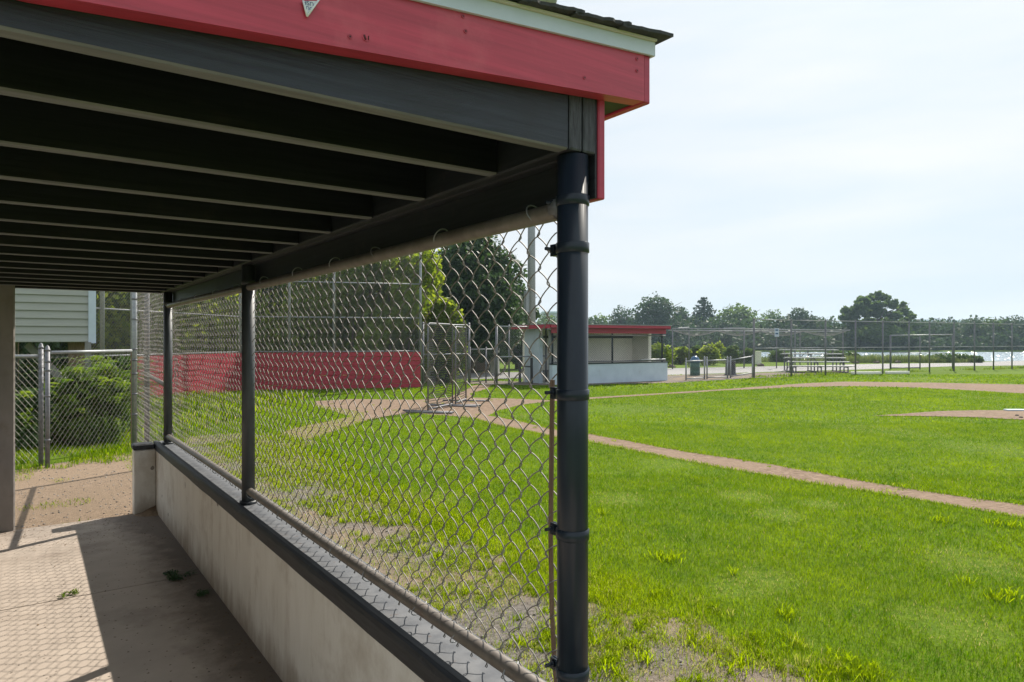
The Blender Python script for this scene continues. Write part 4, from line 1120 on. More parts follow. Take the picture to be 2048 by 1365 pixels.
# torn paper scrap with upside-down print
pa, pb, pc = face_pt(605, 3, 1.132), face_pt(637, 3, 1.132), face_pt(613, 32, 1.132)
sc = empty('paper_scrap', pc, 'torn white triangle of printed paper stuck upside down on the red board', 'paper scrap')
mb = MB(); off = Vector((0, -0.0012, 0))
mb.add([pa, pb, pc, pa+off, pb+off, pc+off], [(0, 1, 2), (3, 5, 4), (0, 3, 4, 1), (1, 4, 5, 2), (2, 5, 3, 0)])
mb.build('sheet', M['paper'], sc)
for a, b_ in ((pa, pc), (pb+Vector((0, 0, 0.002)), pc)):
    mb = MB(); mb.tube([a+Vector((0, -0.003, 0)), b_+Vector((0, -0.003, -0.002))], 0.0017, 8); mb.build('curled_edge', M['paper'], sc)
def text_obj(body, size, loc, rot, m, parent, ext=0.0):
    cu = bpy.data.curves.new('lettering', 'FONT'); cu.body = body; cu.size = size; cu.align_x = 'CENTER'; cu.align_y = 'CENTER'; cu.extrude = ext
    cu.materials.append(m)
    tmp = bpy.data.objects.new('tmp', cu); COL.objects.link(tmp)
    bpy.context.view_layer.update()
    me = bpy.data.meshes.new_from_object(tmp); bpy.data.objects.remove(tmp)
    o = bpy.data.objects.new('lettering', me); COL.objects.link(o); o.parent = parent; o.location = Vector(loc)-root_loc(parent); o.rotation_euler = rot
    return o
ct = (pa*0.46+pb*0.30+pc*0.24)
text_obj('USP', 0.0105, ct+Vector((0, -0.0022, 0.002)), (rad(90), rad(180), 0), M['ink'], sc)
text_obj('OUT', 0.0085, ct+Vector((-0.001, -0.0022, -0.0065)), (rad(90), rad(180), 0), M['ink'], sc)

# ------------------------------------------------------------------ fence on the dugout front
FN = empty('chain_link_fence', (1.0, 4.0, 0.66), 'woven chain-link fence filling the near dugout front between black posts', 'fence')
def rail(name, pts, r, m, parent, n=20):
    mb = MB(); mb.tube(pts, r, n, caps=False)
    mb.tube([pts[0], Vector(pts[0])+(Vector(pts[1])-Vector(pts[0])).normalized()*0.05], r*0.86, n, caps=False)
    return mb.build(name, m, parent)
xr = 1.040
tp_ = [Vector((xr, y, 1.905+0.004*math.sin(y*1.3))) for y in np.linspace(1.262, 7.0, 14)]
rail('top_rail', tp_, 0.0215, M['pipe'], FN)
bt_ = [Vector((xr, y, 0.727+0.003*math.sin(y*1.7))) for y in np.linspace(1.10, 7.0, 14)]
rail('bottom_rail', bt_, 0.0205, M['pipe'], FN)
chain_link('chain_link', 1.300, 4.060, 0.664, 1.925, 1.0655, FN, M['wire'])
chain_link('chain_link', 4.100, 6.820, 0.664, 1.925, 1.0655, FN, M['wire'])
# rusty tension bar beside the near post
mb = MB(); tb = [(1.066, 1.318, 1.50), (1.066, 1.322, 1.30), (1.066, 1.325, 1.10), (1.066, 1.320, 0.92), (1.066, 1.310, 0.80), (1.066, 1.295, 0.69)]
for a, b_ in zip(tb[:-1], tb[1:]): mb.bar(a, b_, 0.004, 0.0145, up=(0, 1, 0))
mb.build('tension_bar', M['clay_rust'], FN)
# wire ties round the rails
def tie(y, z, r, seed):
    rg = random.Random(seed); pts = []
    n = 16; tilt = rg.uniform(-0.02, 0.02)
    for k in range(n+1):
        a = 2*math.pi*k/n*0.94+0.6
        pts.append(Vector((xr+math.cos(a)*(r+0.003), y+tilt*math.sin(a)+0.004*k/n, z+math.sin(a)*(r+0.003))))
    pts.append(pts[-1]+Vector((0.012, 0.012, 0.010)))
    mb = MB(); mb.tube(pts, 0.0019, 6); mb.build('wire_tie', M['galv'], FN)
for k, y in enumerate((1.355, 1.83, 2.30, 2.72, 3.2, 3.75, 4.35, 4.9, 5.5, 6.1)): tie(y, 1.916, 0.0215, k)
for k, y in enumerate((1.46, 1.73, 1.98, 2.38, 2.72, 3.08, 3.45, 3.82, 4.02, 4.4, 4.9, 5.4, 5.9, 6.4)): tie(y, 0.718, 0.0205, 30+k)
# boulevard clamps at the posts
for y in (1.255, 4.08, 6.80):
    for z, r in ((1.916, 0.0235), (0.718, 0.0225)):
        if y < 2 and z < 1: continue
        mb = MB(); mb.tube([(xr, y-0.02, z), (xr, y+0.02, z)], r+0.002, 16); mb.build('rail_clamp', M['galv_dark'], FN)

# litter on the floor
def sprig(px, py, n, s, label, m):
    c = G(px, py, 0.02); c.z = 0.022
    t = empty('weed_sprig', c, label, 'weed')
    mb = MB(); rg = random.Random(px)
    for k in range(4):
        a = rg.random()*6.28; mb.tube([c+Vector((0, 0, 0.004)), c+Vector((math.cos(a)*s*0.9, math.sin(a)*s*0.9, 0.012))], 0.0012, 5)
    mb.build('stem', M['weed'], t)
    bl = [(c.x+rg.uniform(-s, s)*0.7, c.y+rg.uniform(-s, s)*0.7, c.z+0.014, s*0.4, s*0.4, 0.012) for _ in range(7)]
    leaf_cloud('leaves', bl, n, 0.0085, m, t, px, hollow=0.1, aspect=0.5)
sprig(366, 1152, 420, 0.12, 'larger dark wilted weed sprig against the foot of the half wall', M['dark_sprig'])
sprig(405, 1189, 130, 0.06, 'smaller dark weed sprig nearer along the foot of the half wall', M['dark_sprig'])
sprig(138, 1192, 110, 0.06, 'green weed sprig lying in the sunlit patch of floor', M['weed'])
def litter(n):
    k = n
    x = np.concatenate([-1.2+2.1*RNG.random(k), 0.70+0.25*RNG.random(k*2)**0.5, -0.6+1.4*RNG.random(k*2)])
    y = np.concatenate([1.5+5.4*RNG.random(k), 2.5+4.4*RNG.random(k*2), 6.93-0.75*RNG.random(k*2)**1.6])
    m_ = len(x)
    a = RNG.random(m_)*6.28; s = 0.0025+0.008*RNG.random(m_)**2.5; w = s*(0.25+0.5*RNG.random(m_))
    t = np.stack([np.cos(a)*s, np.sin(a)*s, 0.001*RNG.random(m_)], 1); b = np.stack([-np.sin(a)*w, np.cos(a)*w, 0.002*RNG.random(m_)], 1)
    c = np.stack([x, y, np.full(m_, 0.0245)], 1)
    v = np.stack([c-t, c-b, c+t, c+b], 1); v[:, 2, 2] += 0.003*RNG.random(m_)
    return fast_mesh('leaf_litter', v.reshape(-1, 3), np.arange(m_*4), np.full(m_, 4), M['dry'], rnd=np.repeat(RNG.random(m_), 4))
tag(litter(260), 'scattered dry leaf crumbs and clippings on the dugout floor', 'litter', kind='stuff')
# little heap of soil in the corner by the stub wall
mb = MB(); hp = []
for j in range(5):
    for i in range(9):
        a = i/8*math.pi*0.5; r = 0.20*j/4
        z = 0.022+0.055*(1-j/4)**1.5*(0.7+0.6*random.random()) if j < 4 else 0.018
        hp.append((0.957-math.cos(a)*r, 6.948-math.sin(a)*r*0.8, z))
mb.add(hp, [(j*9+i, j*9+i+1, (j+1)*9+i+1, (j+1)*9+i) for j in range(4) for i in range(8)], True)
tag(mb.build('soil_heap', M['path'], None, loc=(0.9, 6.9, 0.02)), 'small heap of brown soil in the corner by the stub wall', 'soil heap')

# ------------------------------------------------------------------ fences beyond the dugout end
def gpost(name, p, H, r, m, parent, cap=True, z0=-0.05, n=14):
    mb = MB(); p = Vector((p[0], p[1], 0))
    mb.tube([p+Vector((0, 0, z0)), p+Vector((0, 0, H))], r, n)
    o = mb.build(name, m, parent, loc=(p.x, p.y, 0))
    if cap:
        mb = MB(); mb.tube([p+Vector((0, 0, H-0.01)), p+Vector((0, 0, H+0.012)), p+Vector((0, 0, H+0.014)), p+Vector((0, 0, H+0.045)), p+Vector((0, 0, H+0.062))], [r*1.2, r*1.2, r*0.95, r*0.75, r*0.1], n)
        mb.build('post_cap', m, o)
    return o
A3 = Vector((1.04, 6.88)); pB = AT(294, 8.35).to_2d(); pC = AT(269, 10.0).to_2d(); pD = AT(95, 8.44).to_2d(); pE = AT(82, 8.6).to_2d(); pF = AT(-60, 8.6).to_2d()
t = empty('chain_link_fence', (pB.x, pB.y, 0), 'tall chain-link bay between the dugout end post and a grey post', 'fence')
gpost('post', pB, 3.2, 0.030, M['galv_dark'], t)
mb = MB(); mb.tube([(A3.x, A3.y, 1.175), (pB.x, pB.y, 1.175)], 0.021, 12); mb.build('mid_rail', M['pipe'], t)
mb = MB(); mb.tube([(A3.x, A3.y+0.3, 3.12), (pB.x, pB.y, 3.12)], 0.021, 12); mb.build('top_rail', M['pipe'], t)
chain_link('chain_link', 6.90, pB.y, 0.05, 3.1, 1.085, t, M['wire'], sides=4)
t = empty('gate_post', (pC.x, pC.y, 0), 'tall grey steel post right of the gate, left of the red boards', 'post')
gp = gpost('shaft', pC, 3.4, 0.036, M['galv'], t)
for z in (0.5, 0.8, 1.1, 1.3, 1.46, 1.9, 2.2):
    mb = MB(); mb.ring((pC.x, pC.y, z), 0.036, 0.004, 0.03, 16); mb.build('band', M['galv_dark'], t)
t = empty('gate', ((pD.x+pC.x)/2, (pD.y+pC.y)/2, 0), 'grey pipe gate of chain link in front of the green weeds', 'gate')
zt_ = 1.47
gpost('post', pD, 1.47, 0.027, M['galv_dark'], t)
dd = (pC-pD).normalized(); a_ = pD+dd*0.05; b_ = pC-dd*0.07
for nm, z in (('top_rail', zt_-0.03),):
    mb = MB(); mb.tube([(a_.x, a_.y, z), (b_.x, b_.y, z)], 0.0215, 12); mb.build(nm, M['galv'] if z > 1 else M['galv_dark'], t)
mb = MB(); mb.bar((b_.x, b_.y, 0.08), (b_.x, b_.y, zt_-0.04), 0.02, 0.012); mb.build('tension_bar', M['clay_rust'], t)
link_panel('chain_link', a_, b_, 0.10, zt_-0.02, M['wire'], t, r=0.0019, pitch=0.083)
for z in (0.35, 0.9, 1.22, 1.33):
    mb = MB(); mb.ring((pD.x, pD.y, z), 0.027, 0.004, 0.028, 16); mb.build('band', M['galv_dark'], t)
t = empty('chain_link_fence', (pE.x, pE.y, 0), 'low chain-link fence left of the gate, with a bundled mesh edge', 'fence')
gpost('post', pE, 1.50, 0.027, M['galv_dark'], t)
mb = MB(); mb.tube([(pF.x, pF.y, 1.39), (pE.x, pE.y, 1.39)], 0.021, 12); mb.build('top_rail', M['galv'], t)
link_panel('chain_link', pF, pE, 0.03, 1.42, M['wire'], t, r=0.0019, pitch=0.083)
mb = MB()
for k in range(8):
    a = k*0.8; pts = []
    for j in range(60):
        z = 0.05+j*0.0235; q = a+j*1.9
        pts.append((pE.x+0.035*math.cos(q), pE.y+0.035*math.sin(q), z+0.004*k))
    mb.tube(pts, 0.0019, 4)
mb.build('bundled_mesh', M['wire'], t)

def fronds(base, w, H, n, m, parent, seed):
    rg = np.random.default_rng(seed); V = []; R_ = []
    for i in range(n):
        a = rg.random()*6.283; o = np.array([base.x, base.y, base.z])+np.array([math.cos(a), math.sin(a), 0])*w*0.35*rg.random()
        o[2] += H*(0.35+0.5*rg.random()); ln = 0.22+0.28*rg.random(); dv = np.array([math.cos(a), math.sin(a), 0.55]); tone = rg.random()
        side = np.array([-math.sin(a), math.cos(a), 0.0])
        for k in range(9):
            t = (k+1)/9; p = o+dv*ln*t+np.array([0, 0, -0.5*ln*t*t*1.1])
            for sg in (-1, 1):
                tip = p+side*sg*(0.085*(1-0.55*t))+dv*0.02+np.array([0, 0, -0.015]); mid = (p+tip)/2; wd = dv*0.014
                V += [p, mid-wd, tip, mid+wd]; R_ += [min(1, tone*0.5+0.5*rg.random())]*4
    return fast_mesh('fronds', np.array(V), np.arange(len(V)), np.full(len(V)//4, 4), m, rnd=R_, parent=parent)
# weeds behind the gate
WG = 'leafy weeds behind the gate'
for i, (px, Y, tp, w, n, lb, mm_) in enumerate(((215, 10.9, 712, 85, 3200, 'tall sunlit weed clump behind the right half of the gate', 'weed'),
        (150, 10.6, 722, 95, 3600, 'darker weed clump behind the left half of the gate', 'weed'),
        (60, 10.2, 770, 90, 2600, 'low weed clump behind the fence left of the gate', 'leaf_mid'),
        (205, 12.6, 700, 110, 2600, 'weed thicket under the booth corner', 'weed'),
        (85, 13.8, 715, 150, 2600, 'shaded weed thicket under the raised booth', 'leaf_dark'),
        (248, 11.5, 704, 52, 2200, 'slender dense weed leaning on the gate end', 'leaf_mid'),
        (240, 10.7, 745, 44, 1500, 'narrow bright weed against the tall gate post', 'weed'))):
    b0 = AT(px, Y); H = ZY(tp, Y); w_ = w*Y/F
    t = empty('weed_clump', b0, lb, 'weeds', WG)
    st = MB(); rg = random.Random(i)
    for k in range(9):
        a = rg.random()*6.28; st.tube([b0+Vector((math.cos(a)*w_*0.12, math.sin(a)*w_*0.12, 0)), b0+Vector((math.cos(a)*w_*0.3, math.sin(a)*w_*0.3, H*rg.uniform(0.6, 0.95)))], [0.008, 0.003], 5)
    st.build('stems', M['weed'], t)
    bl = round_blobs((b0.x, b0.y, -0.02), w_, H, 12, 600+i, r0=0.33)
    for k in range(7):
        q = b0+W(w_*(k/6-0.5)*1.1, -0.25-0.25*rg.random()); bl.append((q.x, q.y, 0.16+0.1*rg.random(), w_*0.17, w_*0.17, 0.24))
    leaf_cloud('leaves', bl, int(n*1.3), 0.036+0.012*(i % 3), M[mm_], t, 700+i, hollow=0.0, aspect=0.45)
    fronds(b0, w_*1.5, H*1.05, 55, M['weed'], t, 800+i)

# ------------------------------------------------------------------ raised booth with clapboard siding
YS = 12.9
s1 = AT(192, 13.1, 0); s0 = s1-W(0.85, 0.527)*1.85
ax = (s1-s0); Ls = ax.length; ax.normalize(); ay = Vector((-ax.y, ax.x, 0))
if ay.dot(W(0, 1)) < 0: ay = -ay
bt = empty('siding_booth', s0+ax*Ls/2, 'raised beige clapboard booth on timber legs beyond the gate', 'booth')
zb0 = ZY(687, 12.8); tw = 0.125
mb = MB(); mb.obox(s0+ay*0.03+Vector((0, 0, zb0+0.02)), ax*(Ls-0.02), ay*2.6, Vector((0, 0, 2.6))); mb.build('wall', M['siding'], bt)
clap = bpy.data.meshes.new('clapboard')
cm = MB(); hh_ = 0.146
c0 = Vector((0, 0, 0))
fr = -ay*0.034; fr2 = -ay*0.002
Lc = ax*(Ls-tw-0.003)
cm.add([c0+fr, c0+fr+Lc, c0+Lc+Vector((0, 0, 0)), c0, c0+fr2+Vector((0, 0, hh_)), c0+fr2+Lc+Vector((0, 0, hh_)), c0+Lc+Vector((0, 0, hh_)), c0+Vector((0, 0, hh_))],
       [(0, 3, 2, 1), (4, 5, 6, 7), (0, 1, 5, 4), (1, 2, 6, 5), (3, 0, 4, 7)])
clap.from_pydata([tuple(v) for v in cm.v], [], cm.f); clap.materials.append(M['siding'])
for k in range(17):
    link('clapboard', clap, bt, s0+ay*0.028+Vector((0, 0, zb0+0.03+k*(hh_+0.001))))
mb = MB(); mb.obox(s1-ax*tw-ay*0.028+Vector((0, 0, zb0)), ax*tw, ay*0.055, Vector((0, 0, 2.6))); mb.build('corner_trim', M['white'], bt)
mb = MB(); mb.obox(s0-ax*0.1-ay*0.15+Vector((0, 0, zb0+2.62)), ax*(Ls+0.2), ay*2.9, Vector((0, 0, 0.12))); mb.build('roof', M['shingle'], bt)
for px, Y, w, m in ((144, 13.4, 0.13, 'dark_wood'), (160, 13.5, 0.15, 'dark_wood'), (176, 12.95, 0.10, 'grey_wood'), (20, 13.2, 0.14, 'dark_wood'), (30, 15.2, 0.14, 'dark_wood'), (172, 15.3, 0.14, 'dark_wood')):
    p = AT(px, Y); mb = MB(); mb.box((p.x-w/2, p.y-w/2, -0.1), (p.x+w/2, p.y+w/2, zb0+0.02)); mb.build('leg', M[m], bt)
p = AT(55, 13.0, zb0-0.02); q = AT(152, 13.05, ZY(788, 13.0)); mb = MB(); mb.bar(p, q, 0.05, 0.14); mb.build('brace', M['grey_wood'], bt)

# ------------------------------------------------------------------ backstop with red kick boards
bA = AT(276, 16.95).to_2d(); bB = AT(480, 21.3).to_2d(); bC = AT(841, 22.75).to_2d()
dAB = (bA-bB).normalized(); bZ = bA+dAB*3.4
BS = empty('backstop', (bB.x, bB.y, 0), 'tall chain-link backstop rising over a low red board wall', 'backstop')
def boards(p, q, H, n):
    p = Vector((p.x, p.y, 0)); q = Vector((q.x, q.y, 0)); d = q-p; nn = Vector((-d.y, d.x, 0)).normalized()
    if nn.dot(Vector((0, 0, 0))-p) < 0: nn = -nn
    Lb = d.length; k = max(1, round(Lb/2.6))
    hb = H/n
    rg = random.Random(int(Lb*10))
    for i in range(n):
        for j in range(k):
            a = p+d*(j/k); b__ = d/k*0.9985
            pr = 0.028+rg.uniform(0, 0.014)
            mb = MB(); mb.obox(a-nn*0.0+Vector((0, 0, 0.01+i*hb)), b__, nn*pr, Vector((0, 0, hb-0.013)))
            mb.build('board', M['red_wall'], BS)
bY = bA+dAB*0.05
boards(bY, bB, 1.19, 8); boards(bB, bC, 1.19, 8)
def bpost(p, H, r=0.045):
    gpost('post', p, H, r, M['galv'], BS, cap=False)
pts_b = [bZ, bA+dAB*1.15, bA+dAB*0.2, bB, bB+(bC-bB)*0.26, AT(668, 22.05).to_2d(), bC]
nb_ = Vector((-(bC-bB).y, (bC-bB).x)).normalized()
for k, p in enumerate(pts_b):
    back = (p.normalized())*0.06
    bpost(p+back, 6.4, 0.05 if k in (1,) else 0.042)
for z in (1.22, 2.33, 3.47, 4.6, 5.7, 6.38):
    for p, q in ((bZ, bB), (bB, bC)):
        o_ = p.normalized()*0.06
        mb = MB(); mb.tube([(p.x+o_.x, p.y+o_.y, z), (q.x+o_.x, q.y+o_.y, z)], 0.02, 8); mb.build('rail', M['galv'], BS)
link_panel('chain_link', bZ, bB, 1.2, 6.36, M['wire'], BS, r=0.0021)
link_panel('chain_link', bB, bC, 1.2, 6.36, M['far_wire'], BS, r=0.0021)

# fence right of the backstop and its gateway
f0 = bC; f1 = AT(933, 18.2).to_2d(); f2 = AT(993, 23.8).to_2d(); f3 = AT(1092, 25.3).to_2d()
f0b = AT(846, 22.9).to_2d(); f1b = AT(938, 24.0).to_2d()
t = empty('chain_link_fence', (f0b.x, f0b.y, 0), 'chain-link fence behind the batting screens, right of the red wall', 'fence')
for p in (f0b, f1b): gpost('post', p, ZY(648, 23.4), 0.04, M['galv_dark'], t)
for z in (ZY(650, 23.4), ZY(709, 23.4)):
    mb = MB(); mb.tube([(f0b.x, f0b.y, z), (f1b.x, f1b.y, z)], 0.022, 8); mb.build('rail', M['galv'], t)
link_panel('chain_link', f0b, f1b, 0.03, ZY(651, 23.4), M['far_wire'], t)
t = empty('chain_link_fence', (f2.x, f2.y, 0), 'chain-link fence running from a capped post to the far dugout', 'fence')
fm = f2+(f3-f2)*0.27
for p in (f2, AT(1018, 24.2).to_2d(), f3): gpost('post', p, ZY(652, 24), 0.045 if p == f2 else 0.03, M['galv_dark'], t)
for z in (ZY(653.5, 24.2), ZY(714, 24.2)):
    mb = MB(); mb.tube([(f2.x, f2.y, z), (f3.x, f3.y, z)], 0.022, 8); mb.build('rail', M['galv'], t)
link_panel('chain_link', f2, f3, 0.03, ZY(654, 24.2), M['far_wire'], t)
g0 = AT(940, 25).to_2d(); g1 = AT(990, 25.2).to_2d()
t = empty('gate', (g0.x, g0.y, 0), 'low chain-link gate in front of the dark green container', 'gate')
for p in (g0, AT(972, 25.1).to_2d(), g1): gpost('post', p, ZY(697, 25), 0.028, M['galv_dark'], t)
mb = MB(); mb.tube([(g0.x, g0.y, ZY(699, 25)), (g1.x, g1.y, ZY(699, 25.2))], 0.02, 8); mb.build('top_rail', M['galv'], t)
link_panel('chain_link', g0, g1, 0.03, ZY(700, 25), M['far_wire'], t)

# dark green container with brown front and pale post
p = AT(935, 34); q = AT(989, 34.5); d = q-p; n_ = Vector((-d.y, d.x, 0)).normalized()
if n_.dot(p) < 0: n_ = -n_
t = empty('container', p+d/2, 'dark green sheet-metal container behind the fence gateway', 'container')
mb = MB(); mb.obox(p, d, n_*2.2, Vector((0, 0, ZY(668, 34)))); mb.build('body', M['shed_green'], t)
for k in range(8):
    mb = MB(); a = p+d*((k+0.2)/8)-n_*0.03; mb.obox(a+Vector((0, 0, 0.1)), d*0.05, n_*0.028, Vector((0, 0, ZY(668, 34)-0.15))); mb.build('rib', M['shed_green'], t)
mb = MB(); mb.obox(p-n_*0.10+Vector((0, 0, 0.05)), d*0.68, n_*0.05, Vector((0, 0, ZY(701, 34)))); mb.build('brown_panel', M['brown_board'], t)
t = empty('concrete_post', AT(992, 33), 'pale square concrete post right of the dark green container', 'post')
p = AT(990, 33); mb = MB(); mb.box((p.x-0.16, p.y-0.16, -0.05), (p.x+0.16, p.y+0.16, ZY(669, 33))); mb.box((p.x-0.19, p.y-0.19, ZY(669, 33)+0.001), (p.x+0.19, p.y+0.19, ZY(668, 33)+0.06)); mb.build('shaft', M['far_cream'], t)
# brown bin behind the screens
p = AT(848, 25.5); q = AT(902, 25.8); d = q-p; n_ = Vector((-d.y, d.x, 0)).normalized()
if n_.dot(p) < 0: n_ = -n_
t = empty('wooden_bin', p+d/2, 'low brown board bin behind the batting screens', 'bin')
for k in range(6):
    mb = MB(); mb.obox(p+Vector((0, 0, 0.02+k*0.13)), d, n_*0.04, Vector((0, 0, 0.122))); mb.build('board', M['brown_board'], t)
for a in (p+n_*0.041, q+n_*0.041-d.normalized()*0.1):
    mb = MB(); mb.obox(a, d.normalized()*0.1, n_*0.8, Vector((0, 0, 0.8))); mb.build('side', M['brown_board'], t)

# ------------------------------------------------------------------ portable batting screens
def screen(pxa, Ya, pxb, Yb, top, label, seed):
    a = AT(pxa, Ya); b_ = AT(pxb, Yb); d = (b_-a); Ln = d.length; d.normalize(); nn = Vector((-d.y, d.x, 0))
    H = ZY(top, Ya)
    t = empty('batting_screen', (a+b_)/2, label, 'batting screen', 'portable batting screens')
    mb = MB(); r = 0.019
    mb.tube([a+Vector((0, 0, 0.05)), a+Vector((0, 0, H-0.08)), a+d*0.02+Vector((0, 0, H-0.03)), a+d*0.08+Vector((0, 0, H)), b_-d*0.08+Vector((0, 0, H)), b_-d*0.02+Vector((0, 0, H-0.03)), b_+Vector((0, 0, H-0.08)), b_+Vector((0, 0, 0.05))], r, 10)
    mb.tube([a+Vector((0, 0, 0.07)), b_+Vector((0, 0, 0.07))], r, 10)
    mb.build('frame', M['galv_dark'], t)
    for p in (a, b_):
        mb = MB(); mb.tube([p-nn*0.62+Vector((0, 0, 0.025)), p+nn*0.62+Vector((0, 0, 0.025))], r, 8); mb.build('foot', M['galv_dark'], t)
    # sagging net of cord
    mb = MB(); rg = random.Random(seed); nu, nz_ = 22, 44
    def npt(i, j):
        u = i/nu; w = j/nz_
        sag = 0.14*math.sin(math.pi*u)*math.sin(math.pi*w)
        return a+d*Ln*u+nn*sag+Vector((0, 0, 0.07+(H-0.09)*w-0.05*math.sin(math.pi*u)*(0.5+0.5*math.sin(w*40))))
    for j in range(nz_+1):
        for i in range(nu):
            p, q = npt(i, j), npt(i+1, j); mb.add([p-Vector((0, 0, 0.0075)), q-Vector((0, 0, 0.0075)), q+Vector((0, 0, 0.0075)), p+Vector((0, 0, 0.0075))], [(0, 1, 2, 3)])
    for i in range(1, nu):
        for j in range(0, nz_, 2):
            p, q = npt(i, j), npt(i, j+2); mb.add([p-d*0.002, p+d*0.002, q+d*0.002, q-d*0.002], [(0, 1, 2, 3)])
    mb.build('net', M['net'], t)
screen(856, 14.96, 905, 16.2, 647, 'nearer wheeled pipe screen with sagging black net on the infield dirt', 1)
screen(911, 16.4, 932, 17.6, 654, 'farther narrow pipe screen with black net beside the first', 2)
t = empty('steel_pipe', G(815, 828), 'loose steel pipe lying on the dirt at the screen foot', 'pipe')
mb = MB(); mb.tube([G(812, 827)+Vector((0, 0, 0.03)), G(905, 829)+Vector((0, 0, 0.03))], 0.022, 8); mb.build('shaft', M['galv_dark'], t)

# ------------------------------------------------------------------ far dugout
fl = AT(1105, 23.9); frr = AT(1335, 26.5); dx_ = (frr-fl); Lf = dx_.length; dx_.normalize(); dn = Vector((-dx_.y, dx_.x, 0))
if dn.dot(fl) < 0: dn = -dn
FD = empty('far_dugout', fl+dx_*Lf/2+dn, 'far white dugout with red roof boards and dark fence across the field', 'dugout')
up = Vector((0, 0, 1))
def fd(name, a, b_, c, d, z0, z1, m, bev=0):
    """a..b along the front, c..d into the depth"""
    mb = MB(); mb.obox(fl+dx_*a+dn*c+up*z0, dx_*(b_-a), dn*(d-c), up*(z1-z0)); o = mb.build(name, m, FD)
    return o
fd('half_wall', 0.0, Lf, 0, 0.2, -0.05, 0.715, M['white_paint'])
fd('wall_cap', -0.02, Lf+0.02, -0.025, 0.225, 0.717, 0.755, M['pole'])
fd('back_wall', 0.0, Lf, 1.95, 2.1, -0.05, 2.0, M['far_cream'])
fd('end_wall', 0.0, 0.15, 0.9, 1.948, -0.05, 2.0, M['white_paint'])
fd('end_wall', Lf-0.15, Lf, 0.95, 1.948, -0.05, 1.95, M['far_cream'])
fd('slot_board', 0.5, Lf-0.16, 1.90, 1.948, 1.66, 1.75, M['black_plastic'])
fd('floor_slab', 0.151, Lf-0.151, 0.201, 1.94, -0.05, 0.02, M['far_cream'])
fd('bench', 0.3, Lf-0.4, 1.5, 1.85, 0.40, 0.44, M['grey_wood'])
fd('door_frame', 0.02, 0.10, 0.22, 0.30, 0.0, 1.95, M['galv'])
fd('front_trim_board', -0.05, Lf-0.101, -0.03, 0.03, 1.835, 2.02, M['red'])
fd('eave_board', -0.25, Lf-0.10, -0.30, -0.25, 2.03, 2.135, M['red'])
fd('roof_deck', -0.25, Lf-0.10, -0.249, 2.45, 2.05, 2.12, M['black_wood'])
fd('roof_covering', -0.28, Lf-0.04, -0.33, 2.48, 2.137, 2.16, M['galv'])
fd('rake_board', -0.30, -0.251, -0.25, 2.45, 2.0, 2.13, M['red'])
fd('rake_board', Lf-0.099, Lf-0.06, -0.25, 2.45, 2.0, 2.13, M['red'])
for px in (1222, 1327):
    s_ = (px-1105)/230.0*Lf*1.0
    a = fl+dx_*min(s_, Lf-0.07)+dn*0.10
    mb = MB(); mb.tube([a+up*0.755, a+up*1.835], 0.036, 12); mb.build('post', M['pole'], FD)
a = fl+dx_*0.06+dn*0.1; mb = MB(); mb.tube([a+up*0.755, a+up*1.835], 0.036, 12); mb.build('post', M['pole'], FD)
for z in (0.80, 1.76):
    a = fl+dx_*0.05+dn*0.06; b_ = fl+dx_*(Lf-0.05)+dn*0.06
    mb = MB(); mb.tube([a+up*z, b_+up*z], 0.022, 8); mb.build('rail', M['galv_dark'], FD)
mb = MB(); mb.tube([fl+dx_*(Lf-1.35)+dn*0.02+up*0.83, fl+dx_*(Lf-0.1)+dn*0.02+up*0.84], 0.028, 8); mb.build('bat_rail', M['aluminium'], FD)
a = (fl+dx_*0.05+dn*0.05); b_ = (fl+dx_*(Lf-0.05)+dn*0.05)
link_panel('chain_link', a.to_2d(), b_.to_2d(), 0.79, 1.84, M['black_wire'], FD, r=0.0028)
# black tubular rack leaning at the end wall
e0 = fl+dn*1.0-dx_*0.08
RK = empty('rack', fl+dn*1.3-dx_*0.3, 'dark low pipe rack standing against the far dugout end wall', 'rack')
for s_ in (0.9, 1.75):
    q = fl+dn*s_-dx_*0.32; mb = MB(); mb.bar(q, q+up*0.95, 0.07, 0.07); mb.build('leg', M['black_plastic'], RK)
mb = MB(); mb.bar(fl+dn*0.9-dx_*0.32+up*0.62, fl+dn*1.75-dx_*0.32+up*0.62, 0.05, 0.05); mb.build('crossbar', M['black_plastic'], RK)

# light pole with box and floodlights
Yl = 29.5; lp = AT(1063, Yl)
t = empty('light_pole', lp, 'tall grey floodlight pole behind the far dugout', 'light pole')
mb = MB(); mb.tube([lp+up*-0.1, lp+up*6, lp+up*17.3], [0.19, 0.165, 0.12], 16); mb.build('pole', M['galv'], t)
mb = MB(); q = AT(1053.5, Yl-0.1); mb.box((q.x-0.10, q.y-0.1, ZY(626, Yl)), (q.x+0.10, q.y+0.1, ZY(583, Yl))); bevel(mb.build('control_box', M['galv'], t), 0.02)
right = W(1, 0)
for z in (16.55, 17.1):
    mb = MB(); mb.bar(lp-right*1.4+up*z, lp+right*1.4+up*z, 0.09, 0.09); mb.build('crossarm', M['galv_dark'], t)
    for k, s_ in enumerate((-1.25, -0.7, 0.35, 0.82) if z < 17 else (-1.1, -0.5, 0.5, 1.1)):
        c = lp+right*s_+up*(z-0.12)
        mb = MB(); fw = -W(0.2, 1, 0).normalized()
        dirv = (fw*0.8+Vector((0, 0, -0.6))).normalized()
        mb.tube([c-dirv*0.25, c-dirv*0.12, c+dirv*0.08, c+dirv*0.16], [0.07, 0.15, 0.30, 0.31], 18)
        mb.build('floodlight', M['aluminium'], t)

